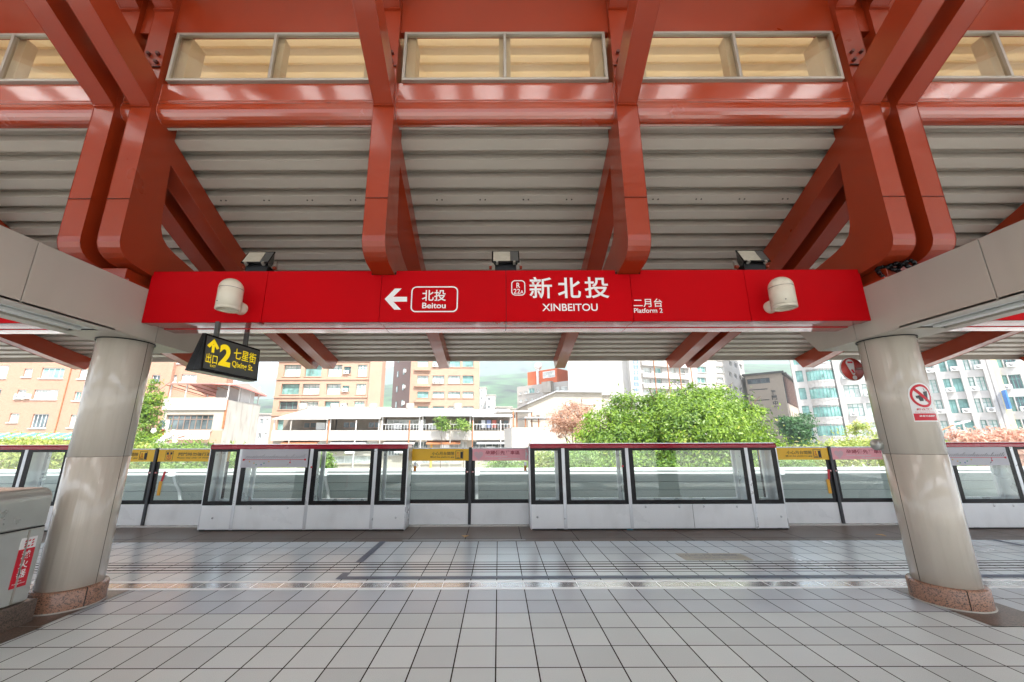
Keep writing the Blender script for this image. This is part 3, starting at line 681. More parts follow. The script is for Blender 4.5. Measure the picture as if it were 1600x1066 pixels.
# curved sticker on the near side of the right column
st = thing("no_eating_sign", (CR, 4.19, 1.9), "white and red no eating or drinking sticker on the right column", "sign")
def colpt(px, py, rr=.2545):                     # point on the right column surface seen at a pixel
    d = ray(px, py); ox, oy = -CR, -4.45; a = d.x**2+d.y**2; b = 2*(ox*d.x+oy*d.y); c = ox*ox+oy*oy-rr*rr
    D = max(b*b-4*a*c, 0); t = (-b-math.sqrt(D))/(2*a); return Vector((d.x*t, d.y*t, H+d.z*t))
pa = colpt(1424, 640); thA = math.atan2(pa.y-4.45, pa.x-CR); zT = colpt(1440, 598).z; zB = colpt(1450, 659).z
SH = zT-zB; SW = .24; dth = SW/.2545
def onc(u, v, e=0): a = thA+dth*u; r = .2545+e; return (CR+r*math.cos(a), 4.45+r*math.sin(a), zB+SH*v)
def patch(u0, u1, v0, v1, e, m, name, round_top=0):
    q = MB(); n = 14; vs = []
    for i in range(n+1):
        u = u0+(u1-u0)*i/n; vt = v1
        if round_top:
            k = (u-u0)/(u1-u0)*2-1; vt = v1-round_top*(1-math.sqrt(max(0, 1-k*k)))
        vs += [onc(u, v0, e), onc(u, vt, e)]
    q.add(vs, [(2*i, 2*i+2, 2*i+3, 2*i+1) for i in range(n)]); return q.build(name, m, st)
patch(0, 1, 0, 1, 0, WHITES, "sticker", .33); patch(.03, .97, .03, .21, .001, REDS, "red_band")
q = MB(); n = 40; vs = []
for i in range(n): a = 2*math.pi*i/n; vs += [onc(.5+.44*math.cos(a), .66+.30*math.sin(a), .0015), onc(.5+.35*math.cos(a), .66+.238*math.sin(a), .0015)]
q.add(vs, [(2*i, (2*i+2) % (2*n), (2*i+3) % (2*n), 2*i+1) for i in range(n)]).build("prohibition_ring", REDS, st)
q = MB(); vs = []
for i in range(9):
    t = i/8; u = .24+.52*t; v = .84-.36*t; vs += [onc(u-.04, v-.03, .003), onc(u+.04, v+.03, .003)]
q.add(vs, [(2*i, 2*i+2, 2*i+3, 2*i+1) for i in range(8)]).build("prohibition_bar", REDS, st)
q = MB()
def cq(pts, e=.002): q.add([onc(u, v, e) for u, v in pts], [tuple(range(len(pts)))])
cq([(.56, .76), (.76, .78), (.70, .52), (.58, .52)]); cq([(.30, .66), (.42, .68), (.52, .64), (.50, .52), (.36, .52)]); cq([(.24, .66), (.30, .66), (.32, .58), (.26, .60)]); cq([(.63, .78), (.66, .78), (.62, .86), (.60, .86)])
q.build("pictogram", mat("dark_pictogram", (.06, .06, .065), .5), st)
def ctext(body, u0, v0, u1, v1, m, bold):
    v, fs = text_mesh(body, bold); lo = v.min(0); hi = v.max(0); q = MB()
    q.v = [Vector(onc(u0+(x-lo[0])/(hi[0]-lo[0])*(u1-u0), v0+(y-lo[1])/(hi[1]-lo[1])*(v1-v0), .0025)) for x, y, _ in v]; q.f = [list(f) for f in fs]; q.sm = [False]*len(fs)
    q.build("lettering", m, st)
ctext("禁止飲食", .16, .275, .86, .34, REDS, .03); ctext("No Eating or Drinking", .10, .225, .92, .255, REDS, .01)
ctext("違者可處罰鍰", .2, .12, .85, .165, WHITES, .02)
# small round device on the left flank of the right column
dv = MB().lathe((CR-.262, 4.57, 1.50), [(.001, -.03), (.055, -.03), (.06, -.02), (.06, .03)], 24, ax='x').build("round_buzzer", STEEL)
tag(dv, "small round steel device on the left flank of right column", "buzzer")

# ------------------------------------------------------------------ steel stair wall at the left edge
sw = thing("stair_parapet", (-4.5, 1.0, 0), "brushed steel stair wall with fire extinguisher sticker beside left column", "wall")
q = MB(); XW = -4.2
q.box(-5.6, XW, -4, 4.0, .19, .799).build("lower_cladding", STEEL, sw, .012)
pr_ = [(-5.6, .806), (XW, .806), (XW, 1.04)]+[(XW-.10+.10*math.cos(R(a)), 1.04+.10*math.sin(R(a))) for a in range(10, 91, 10)]+[(-5.6, 1.14)]
MB().prism_y(pr_, -4, 4.0).build("upper_cladding", STEEL, sw, .02, segs=4)
MB().box(XW-.002, XW+.0015, 2.63, 2.636, .81, 1.05).build("joint", DARK, sw)
MB().box(-5.6, XW-.004, -4, 3.99, .799, .807).build("shadow_gap", DARK, sw)
MB().box(-5.6, XW+.03, -4, 3.3, -.001, .185).build("granite_base", BRN, sw, .006)
MB().box(-5.6, XW+.03, 3.31, 4.06, -.001, .185).build("granite_base", BRN, sw, .006)
MB().box(XW, XW+.006, 3.86, 3.875, .2, .79).build("hinge", ALU, sw)
e = [atx(*p, XW+.004) for p in ((34, 842), (59.6, 837), (39.7, 914.6), (14.4, 921.5))]
ya, yb = (e[0].y+e[3].y)/2, (e[1].y+e[2].y)/2; zt_, zb_ = (e[0].z+e[1].z)/2, (e[2].z+e[3].z)/2
xx = XW+.004; zm = zb_+(zt_-zb_)*.77
MB().box(XW, xx, ya, yb, zb_, zm).build("red_sticker", REDS, sw); MB().box(XW, xx, ya, yb, zm, zt_).build("white_sticker", WHITES, sw)
YV = Vector((0, 1, 0)); wy = yb-ya; hz = zt_-zb_
for k, ch in enumerate("滅火器"):
    lettering(ch, (xx+.002, ya+wy*.22, zb_+hz*(.565-.19*k)), YV, ZU, wy*.56, hz*.165, WHITES, sw, .015)
lettering("Fire", (xx+.002, ya+wy*.38, zb_+hz*.115), YV, ZU, wy*.25, hz*.03, WHITES, sw, .01); lettering("Extinguisher", (xx+.002, ya+wy*.1, zb_+hz*.06), YV, ZU, wy*.8, hz*.035, WHITES, sw, .01)
q = MB()
for i in range(3):
    for j in range(3):
        if i == 1 and j == 1: continue
        yy_ = ya+wy*(.22+.22*i); z_ = zm+hz*(.035+.055*j); q.add([(xx+.002, yy_, z_), (xx+.002, yy_+wy*.12, z_), (xx+.002, yy_+wy*.18, z_+hz*.035), (xx+.002, yy_+wy*.06, z_+hz*.035)], [(0,1,2,3)])
q.build("flame_marks", REDS, sw)

# ------------------------------------------------------------------ platform screen doors
SY, DY = 7.75, 8.13
def fixed_screen(xs, label, maps=(), zs=.43):
    x0, x1 = xs[0], xs[-1]
    t = thing("fixed_screen", ((x0+x1)/2, SY, 0), label, "platform screen", "grey fixed screens between the sliding doors")
    ztop = 1.455
    MB().box(x0, x1, SY+.02, SY+.33, .003, .40).build("base_core", SILVER, t)
    MB().box(x0+.01, x1-.01, SY+.01, SY+.3, -.001, .02).build("kick_gap", DARK, t)
    rail = [(SY-.015, 1.425), (SY-.02, 1.475), (SY, 1.50), (SY+.05, 1.512), (SY+.30, 1.512), (SY+.345, 1.49), (SY+.345, 1.44), (SY-.01, 1.42)]
    MB().prism_x(rail, x0, x1).build("top_rail", CRIMSON, t, .004)
    for i, (a, b) in enumerate(zip(xs, xs[1:])):
        w_ = b-a
        MB().box(a+.006, b-.006, SY, SY+.02, .03, zs).build("base_panel", WHITEP, t, .003)
        fr = MB(); p = .035 if i else .0; a1 = a+(.03 if i else 0.0); b1 = b-.012
        s_ = .085; f0, f1 = SY, SY+.012
        fr.box(a1, b1, f0, f1, zs+.004, zs+.075).box(a1, b1, f0, f1, 1.375, 1.452).box(a1, a1+s_, f0, f1, zs+.075, 1.375).box(b1-s_, b1, f0, f1, zs+.075, 1.375)
        f = fr.build("window_frame", BLACK, t)
        MB().box(a1+s_, b1-s_, SY+.003, SY+.010, zs+.075, 1.375).build("glass", DGLASS, f)
        inn = MB(); k = .035; y0, y1 = SY+.27, SY+.32; ia, ib = a1+.045, b1-.045
        inn.box(ia, ib, y0, y1, zs+.0, zs+.075).box(ia, ib, y0, y1, 1.38, 1.45).box(ia, ia+k+.03, y0, y1, zs+.075, 1.38).box(ib-k-.03, ib, y0, y1, zs+.075, 1.38)
        inn.build("inner_frame", SILVER, t)
        if i: MB().box(a-.03, a+.03, SY-.006, SY+.33, .02, 1.455).build("post", SILVER, t, .003)
    for sx in (x0, x1): MB().box(sx-.02, sx+.012, SY+.004, SY+.33, .02, 1.455).build("end_post", SILVER, t, .003)
    return t
def bolts(t, pts):
    for bx, bz in pts: MB().lathe((bx, 0, bz), [(.001, SY-.012), (.016, SY-.012), (.02, SY-.001)], 16, ax='y').build("lock", SILVER, t)
def map_board(t, x0, x1, label=None):
    z0, z1 = 1.09, 1.418; W_ = x1-x0
    b = MB().box(x0, x1, SY-.012, SY-.003, z0, z1).build("route_map", mat("map_white", (.50, .50, .54), .3), t, label=label)
    Y = SY-.0145; zl = z0+.14
    q = MB().box(x0+.05, x1-.05, Y-.001, Y+.002, zl-.004, zl+.004).box(x0+.03, x0+.065, Y-.001, Y+.002, zl-.016, zl+.016).box(x1-.065, x1-.03, Y-.001, Y+.002, zl-.016, zl+.016)
    q.box(x0+W_*.735, x0+W_*.742, Y-.001, Y+.002, zl-.06, zl).box(x0+W_*.727, x0+W_*.75, Y-.001, Y+.002, zl-.065, zl-.045)
    q.build("map_line", REDS, b)
    q = MB(); rr = random.Random(3)
    for i in range(28):
        xx_ = x0+.07+i*(W_-.16)/27; ln = rr.choice((.04, .05, .06, .05, .04, .08, .10)); ln = ln*1.3 if i < 12 else ln
        q.bar((xx_, Y, zl+.022), (xx_+ln*.75, Y, zl+.022+ln*.72), .008, .002)
    q.bar((x0+W_*.70, Y, zl-.10), (x0+W_*.72, Y, zl-.075), .018, .002)
    q.build("map_names", mat("map_grey", (.12, .12, .13), .5), b)
    for u_, dz_, c_ in ((.13, .035, (.6, .35, .05)), (.20, .062, (.6, .35, .05)), (.235, .09, (.05, .3, .15)), (.31, .09, (.05, .12, .4)), (.35, .062, (.05, .3, .2)), (.42, .035, (.6, .35, .05))):
        MB().cyl((x0+W_*u_, Y+.001, zl-dz_), (x0+W_*u_, Y-.002, zl-dz_), .012, 12).build("map_dot", mat("dot_%d_%d" % (c_[0]*100, c_[2]*100), c_, .5), b)
A_ = fixed_screen([-5.40, -4.82, -3.50, -2.30, -1.70], "grey fixed screen with route map left of the centre doors")
map_board(A_, -4.80, -3.56); bolts(A_, [(-5.17, .22), (-4.50, .39), (-3.83, .39), (-1.86, .22)])
B_ = fixed_screen([.59, 1.206, 2.40, 4.64, 5.21], "wide grey fixed screen right of the centre doors before the tree")
bolts(B_, [(.70, .22), (2.67, .39), (3.28, .39), (3.72, .39), (4.33, .39), (5.1, .22)])
MB().box(3.517, 3.523, SY-.002, SY+.01, .03, .43).build("panel_joint", DARK, B_)
C_ = fixed_screen([-12.9, -11.8, -10.5, -8.86, -8.04], "grey fixed screen at far left behind the steel wall")
D_ = fixed_screen([7.79, 8.40, 9.62, 11.3, 13.0], "grey fixed screen with route map right of the right column")
map_board(D_, 8.30, 9.50); bolts(D_, [(9.35, .39), (9.0, .39)])
MB().box(-3.49, -3.46, SY-.02, SY-.006, 1.08, 1.11).build("red_marker", REDS, A_); MB().box(2.29, 2.32, SY-.012, SY-.001, 1.08, 1.11).build("red_marker", REDS, B_)
# small lettering mark and blue latch
MB().box(2.30, 2.40, SY-.012, SY+.05, .0, .012).build("blue_latch", mat("blue_tape", (.02, .2, .3), .5), B_)

def door_pair(x0, x1, label, left, right, tags=True):
    t = thing("sliding_doors", ((x0+x1)/2, DY, 0), label, "platform doors", "sliding platform screen doors")
    xm = (x0+x1)/2
    MB().box(x0-.05, x1+.05, DY-.045, DY+.10, .001, .030).build("sill", mat("pale_sill", (.62, .6, .57), .25, metal=.5), t)
    for k, (a, b, film) in enumerate(((x0-.12, xm-.02, left), (xm+.02, x1+.12, right))):
        leaf = MB().box(a, b, DY, DY+.05, .032, .40).build("door_leaf", WHITEP, t, .003)
        MB().box(a, b, DY-.01, DY+.055, 1.412, 1.43).build("top_rail", SILVER, leaf)
        s_ = .075; fr = MB(); fr.box(a, b, DY, DY+.012, .403, .475).box(a, a+s_+(.05 if k == 0 else 0), DY, DY+.012, .475, 1.41).box(b-s_-(.05 if k else 0), b, DY, DY+.012, .475, 1.41).box(a, b, DY, DY+.012, 1.40, 1.412)
        fr.build("door_frame", BLACK, leaf)
        MB().box(a+s_, b-s_, DY+.003, DY+.010, .475, 1.40).build("glass", DGLASS, leaf)
        # colour film across the top of the leaf
        fm = {'y': YELP, 'Y': YELP, 'p': PINKP}[film]
        f = MB().box(a+.02, b-.002, DY-.006, DY-.001, 1.185, 1.408).build("film", fm, leaf)
        Y = DY-.008; wv = b-a-.02; X0 = a+.02
        def T(body, u0, v0, u1, v1, m, bold=.008): lettering(body, (X0+u0*wv, Y, 1.185+v0*.223), XR, ZU, (u1-u0)*wv, (v1-v0)*.223, m, f, bold)
        if film == 'y':
            T("小心月台間隙", .40, .46, .76, .76, BLK_T); T("Mind the platform gap", .38, .22, .76, .38, BLK_T)
            q = MB(); px_ = X0+wv*.78; 
            for aa, bb, cc, dd_ in ((0, .15, .14, .17), (0, .15, .82, .85), (0, .008, .14, .85), (.142, .15, .14, .85), (.095, .14, .2, .75), (.02, .08, .2, .26)):
                q.box(px_+aa, px_+bb, Y-.001, Y+.001, 1.185+cc*.223, 1.185+dd_*.223)
            q.build("pictogram", BLK_T, f)
            q = MB(); q.cyl((px_+.045, Y, 1.185+.66*.223), (px_+.045, Y-.002, 1.185+.66*.223), .012); q.bar((px_+.045, Y, 1.185+.6*.223), (px_+.065, Y, 1.185+.3*.223), .014, .003); q.bar((px_+.04, Y, 1.185+.5*.223), (px_+.02, Y, 1.185+.3*.223), .01, .003); q.build("pictogram", REDS, f)
        elif film == 'Y':
            T("關門時勿強行進出", .28, .46, .80, .76, BLK_T); T("Please stay clear of closing doors.", .27, .22, .86, .38, BLK_T)
            q = MB(); px_ = X0+wv*.10
            for aa, bb, cc, dd_ in ((0, .15, .10, .13), (0, .15, .86, .89), (0, .006, .1, .89), (.144, .15, .1, .89), (.02, .06, .58, .78), (.09, .13, .58, .78)): q.box(px_+aa, px_+bb, Y-.001, Y+.001, 1.185+cc*.223, 1.185+dd_*.223)
            q.build("pictogram", BLK_T, f)
            q = MB(); c0 = (px_+.075, 1.185+.36*.223); q.add([(c0[0]+r_*math.cos(R(a_*15)), Y-.001, c0[1]+r_*math.sin(R(a_*15))) for a_ in range(24) for r_ in (.045, .035)], [(2*i, (2*i+2) % 48, (2*i+3) % 48, 2*i+1) for i in range(24)])
            q.bar((c0[0]-.03, Y, c0[1]+.03), (c0[0]+.03, Y, c0[1]-.03), .01, .002); q.bar((c0[0], Y, c0[1]+.025), (c0[0], Y, c0[1]-.025), .012, .002); q.build("pictogram", REDS, f)
        else:
            T("孕婦優先候車區", .21, .50, .76, .84, mat("plum_lettering", (.38, .03, .06), .5), .02)
            T("Priority waiting zone", .21, .28, .56, .42, WHITES, .01); T("for expectant mothers", .42, .08, .76, .22, WHITES, .01)
            q = MB(); cx_ = X0+wv*.10; cz_ = 1.185+.46*.223; o = []
            for i in range(28):
                a_ = 2*math.pi*i/28; o.append((cx_+.0056*16*math.sin(a_)**3, Y, cz_+.0058*(13*math.cos(a_)-5*math.cos(2*a_)-2*math.cos(3*a_)-math.cos(4*a_))))
            q.add(o, [tuple(reversed(range(28)))]); q.build("heart", mat("pale_pink", (.70, .45, .50), .4), f)
            q = MB(); px_ = X0+wv*.86; q.cyl((px_, Y, 1.185+.84*.223), (px_, Y-.002, 1.185+.84*.223), .014); q.add([(px_-.012, Y, 1.185+.75*.223), (px_+.012, Y, 1.185+.75*.223), (px_+.03, Y, 1.185+.52*.223), (px_+.012, Y, 1.185+.38*.223), (px_+.01, Y, 1.185+.12*.223), (px_-.012, Y, 1.185+.12*.223)], [(5,4,3,2,1,0)]); q.build("pictogram", WHITES, f)
    MB().box(xm-.028, xm+.028, DY-.03, DY+.06, .03, 1.44).build("meeting_stile", mat("charcoal_rubber", (.03, .033, .04), .35), t, .01)
    for sx in (-.055, .055): MB().box(xm+sx-.022, xm+sx+.022, DY-.014, DY-.001, .965, .99).build("red_marker", REDS, t); MB().box(xm+sx-.005, xm+sx+.012, DY-.016, DY-.013, .966, .989).build("white_marker", WHITES, t)
    if tags:
        for sx, v in ((x0+.07, 1), (x1-.07, 1)):
            MB().box(sx-.025, sx+.025, DY-.01, DY-.002, .99, 1.09).build("orange_tag", mat("orange_tag", (.6, .2, .01), .4), t)
            MB().box(sx-.025, sx+.025, DY-.01, DY-.002, 1.09, 1.16).build("grey_tag", SILVER, t)
    return t
door_pair(-1.70, .59, "centre sliding doors with yellow gap warning and pink heart films", 'y', 'p')
dl = door_pair(-8.04, -5.40, "sliding doors with two yellow warning films right of left column", 'y', 'Y', False)
dr = door_pair(5.21, 7.79, "sliding doors with yellow and pink films beside the right column", 'y', 'p', False)
ORT = mat("amber_handle", (.75, .38, .02), .4)
for t_, x_ in ((dl, -6.53), (dr, 6.36)):
    MB().box(x_-.03, x_+.03, DY-.02, DY-.004, .56, .82).build("amber_grip", ORT, t_, .006)
    MB().bar((x_+.02, DY-.015, .82), (x_+.05, DY-.015, 1.0), .03, .02).build("red_lever", REDS, t_)

# ------------------------------------------------------------------ wall across the track
pw = thing("track_barrier", (0, 12.1, -1.2), "low pale grey curved barrier wall across the track behind the doors", "barrier")
BP = [(12.06, .70), (12.10, .60), (12.22, .40), (12.42, .15), (12.55, -.2), (12.6, -1.2)]
bk = [(y+.06, z) for y, z in BP[::-1]]
JX = [-18.1+4.36*i for i in range(10)]; JX = [x_+.02 for x_ in JX]
for a, b in zip(JX, JX[1:]):
    MB().prism_x(BP+bk, a+.01, b-.01).build("panel", BARR, pw)
    MB().box(a+.006, b-.006, 11.98, 12.16, .71, .80).build("cap", CHAN, pw, .02)
    MB().box(a+.006, b-.006, 12.0, 12.10, .63, .69).build("rail", CHAN, pw, .01)
    MB().prism_x([(y-.05, z) for y, z in BP[1:]]+[(y+.0, z) for y, z in BP[1:][::-1]], a-.04, a+.04).build("rib", CHAN, pw)
    MB().box(a-.09, a+.09, 11.95, 12.15, .60, .74).build("joint_box", CHAN, pw, .008)
for zz in (.40, .15):
    yy = 12.22 if zz > .3 else 12.42; MB().box(JX[0], JX[-1], yy-.006, yy+.01, zz, zz+.008).build("seam", DARK, pw)

# ------------------------------------------------------------------ vegetation
def leaves(name, blobs, n, size, m, parent, seed, drop=.0, shell=.55):
    r = np.random.RandomState(seed); bl = np.array([[*c, *rad] for c, rad in blobs]); wts = bl[:, 3]*bl[:, 4]*bl[:, 5]; wts = wts/wts.sum()
    # second level: clumps on each blob
    nc = max(20, n//45); bi = r.choice(len(bl), nc, p=wts); d = r.normal(size=(nc, 3)); d /= np.linalg.norm(d, axis=1)[:, None]
    rad = shell+(1-shell)*r.rand(nc)**.6+np.where(r.rand(nc) < .16, .16*r.rand(nc), 0); cc = bl[bi, :3]+d*bl[bi, 3:]*rad[:, None]; ctone = r.rand(nc)
    cr_ = (.13+.30*r.rand(nc)**1.5)*np.mean(bl[bi, 3:], 1)**.6
    cw = .35+r.rand(nc)**2*1.6; ci = r.choice(nc, n, p=cw/cw.sum()); off = r.normal(size=(n, 3))*cr_[ci][:, None]*np.array([1.0, 1.0, .55]); c = cc[ci]+off
    out = d[ci]+off*1.2+np.array([0, 0, .5])
    nrm = out/np.linalg.norm(out, axis=1)[:, None]+r.normal(size=(n, 3))*.55; nrm /= np.linalg.norm(nrm, axis=1)[:, None]
    t = np.cross(nrm, r.normal(size=(n, 3))); t /= np.linalg.norm(t, axis=1)[:, None]; b = np.cross(nrm, t)
    s = size*(.6+.8*r.rand(n))[:, None]
    V = np.empty((n, 4, 3)); V[:, 0] = c-t*s; V[:, 1] = c+b*s*.38; V[:, 2] = c+t*s; V[:, 3] = c-b*s*.38
    off0 = np.array(root_loc(parent)) if parent else np.zeros(3); V = (V-off0).reshape(-1, 3)
    me = bpy.data.meshes.new(name); me.vertices.add(4*n); me.vertices.foreach_set("co", V.ravel()); me.loops.add(4*n)
    me.loops.foreach_set("vertex_index", np.arange(4*n, dtype=np.int32)); me.polygons.add(n)
    me.polygons.foreach_set("loop_start", np.arange(0, 4*n, 4, dtype=np.int32)); me.polygons.foreach_set("loop_total", np.full(n, 4, dtype=np.int32)); me.update(calc_edges=True)
    a = me.attributes.new("tone", 'FLOAT', 'FACE'); a.data.foreach_set("value", np.clip(.72*ctone[ci]+.28*r.rand(n), 0, 1).astype(np.float32))
    me.materials.append(m); o = bpy.data.objects.new(name, me); COL.objects.link(o)
    if parent: o.parent = parent
    return o
L1 = leaf_mat("bright_leaf", (.025, .095, .010), (.27, .42, .035), (.60, .55, .14))
L2 = leaf_mat("dark_leaf", (.02, .08, .025), (.06, .17, .04))
L3 = leaf_mat("hedge_leaf", (.08, .18, .025), (.28, .42, .08), (.6, .62, .25))
L4 = leaf_mat("pink_leaf", (.42, .22, .15), (.70, .42, .32), (.75, .6, .45))
L5 = leaf_mat("tan_leaf", (.40, .22, .15), (.62, .40, .28))
L6 = leaf_mat("yellow_green_leaf", (.18, .28, .04), (.50, .52, .14), (.75, .55, .40))
def limbs(root, base, tips, r0, name="trunk"):
    q = MB(); base = Vector(base); fork = base+Vector((0, 0, (sum(t[2] for t in tips)/len(tips)-base.z)*.3))
    q.cyl(base, fork, r0, 12, r0*.75)
    for k, t in enumerate(tips):
        t = Vector(t); mid = fork.lerp(t, .5)+Vector((rnd.uniform(-.3, .3), rnd.uniform(-.3, .3), .3)); q.cyl(fork-Vector((0,0,.1)), mid, r0*.5, 8, r0*.3); q.cyl(mid, t, r0*.3, 8, r0*.08)
        for _ in range(3):
            e_ = t+Vector((rnd.uniform(-1, 1), rnd.uniform(-1, 1), rnd.uniform(.2, .8)))*r0*4; q.cyl(mid.lerp(t, .6), e_, r0*.14, 6, r0*.04)
    q.build(name, BARK, root)
def tree(label, y, pxblobs, n, size, m, seed, base_px=None, group=None, name="tree", trunk=.2, depth=1.0, cat="tree", shell=.55):
    """pxblobs: (px, py, rx_px, rz_px, dy) crown lobes measured on the photo at depth y, in true metres once placed"""
    bl = []
    for px, py, rx, rz, dy in pxblobs:
        c = at(px, py, y+dy); k = (at(px+10, py, y+dy)-c).x/10; bl.append(((c.x, c.y, c.z), (rx*k, rx*k*depth, rz*k)))
    bx = sum(b[0][0] for b in bl)/len(bl) if base_px is None else at(base_px, 690, y).x
    t = thing(name, (bx, y, -1.2), label, cat, group)
    limbs(t, (bx, y, -1.2), [b[0] for b in bl], trunk)
    leaves("crown", bl, n, size, m, t, seed, shell=shell); return t
tree("big bright green tree behind the wide screen, right of centre", 21, [(948, 668, 34, 30, 0), (990, 648, 40, 32, .5), (1050, 640, 46, 30, 0), (1108, 642, 46, 32, 0), (1152, 664, 38, 32, 0), (962, 640, 18, 14, 0), (1118, 614, 20, 12, .3),
     (1075, 680, 80, 50, -1), (980, 700, 60, 38, -.6), (1160, 715, 60, 36, 0), (1092, 612, 24, 12, 0), (924, 700, 32, 26, 0), (1188, 692, 26, 20, .5), (1030, 720, 60, 30, -.5), (1168, 640, 20, 14, 0), (930, 656, 20, 14, .3), (1022, 622, 20, 10, 0), (1000, 728, 60, 26, -2.2), (1080, 730, 60, 26, -2.2), (1150, 728, 50, 26, -2)], 95000, .085, L1, 11, 1060, trunk=.28, shell=.7)
tree("small dark rounded tree before the beige school building", 46, [(1242, 672, 20, 18, 0), (1232, 664, 14, 14, 0), (1256, 662, 14, 14, .5), (1250, 682, 18, 16, 0)], 6000, .16, L2, 12)
tree("leafy light green tree between the brick flats and rusty house", 27, [(228, 640, 18, 24, 0), (224, 668, 20, 24, 0), (240, 618, 13, 13, 0), (232, 692, 22, 18, 0), (238, 600, 12, 8, 0)], 9000, .085, L1, 13)
tree("wispy tan feathery tree left of the big green tree", 25, [(885, 655, 22, 16, 0), (900, 640, 18, 12, .4), (870, 668, 14, 14, 0), (915, 650, 14, 12, 0), (905, 672, 22, 16, .2)], 7000, .07, L5, 14, trunk=.1)
tree("pale spreading tree seen between right column and round red sign", 34, [(1335, 668, 20, 10, 0), (1350, 690, 28, 16, 0), (1320, 700, 26, 16, 0)], 3500, .10, L6, 15, trunk=.1)
tree("pink flowering tree beyond the screen at the right edge", 20, [(1510, 694, 30, 16, 0), (1550, 688, 30, 16, 0), (1590, 692, 30, 18, 0), (1570, 720, 50, 22, 0), (1500, 722, 36, 18, 0), (1630, 700, 30, 24, 0)], 13000, .09, L4, 16, trunk=.12)
tree("yellow green tree with pink tips left of the right column", 19, [(1300, 712, 30, 18, 0), (1340, 704, 26, 14, 0), (1260, 716, 34, 18, 0), (1225, 722, 30, 16, 0), (1370, 712, 30, 20, 0)], 11000, .085, L6, 17, trunk=.12)
tree("low green tree right of the right column below the street lamp", 19.5, [(1462, 700, 18, 12, 0), (1485, 716, 24, 16, 0), (1440, 712, 24, 14, 0)], 5000, .085, L3, 18, trunk=.1)
# shrubs directly behind the barrier
def shrub(px, y, top, wpx, n, label, m, seed):
    return tree(label, y, [(px, top+14, wpx, 13, 0), (px-wpx*.5, top+24, wpx*.7, 14, 0), (px+wpx*.5, top+22, wpx*.7, 14, 0), (px, top+38, wpx*1.1, 16, 0)], n, .05, m, seed, group="shrubs along the track barrier", name="shrub", trunk=.03, cat="shrub", shell=.2)
SH = [(30, 684, 44, "yellowish shrub under the teal awning at the left edge"), (88, 686, 36, "yellowish shrub beside the left column under the teal awning"), (216, 694, 32, "green shrub behind the left door beside the column"),
      (278, 690, 46, "green shrub behind yellow closing doors film"), (350, 696, 34, "green shrub seen through the narrow left window"), (420, 722, 50, "low green shrub under the left route map"),
      (504, 708, 12, "small green shrub left behind the second screen window"), (795, 712, 34, "light green shrub behind the pink heart film"), (850, 702, 28, "green shrub behind the narrow window right of the pink film"),
      (900, 700, 34, "green shrub at the foot of the tan feathery tree"), (1240, 712, 24, "green shrub behind the yellow film beside the right column")]
for k, (px, top, wd, lb) in enumerate(SH): shrub(px, 14.2+.3*(k % 3), top, wd, 6000, lb, (L3, L3, L6)[k % 3] if k not in (0, 1) else L6, 40+k)

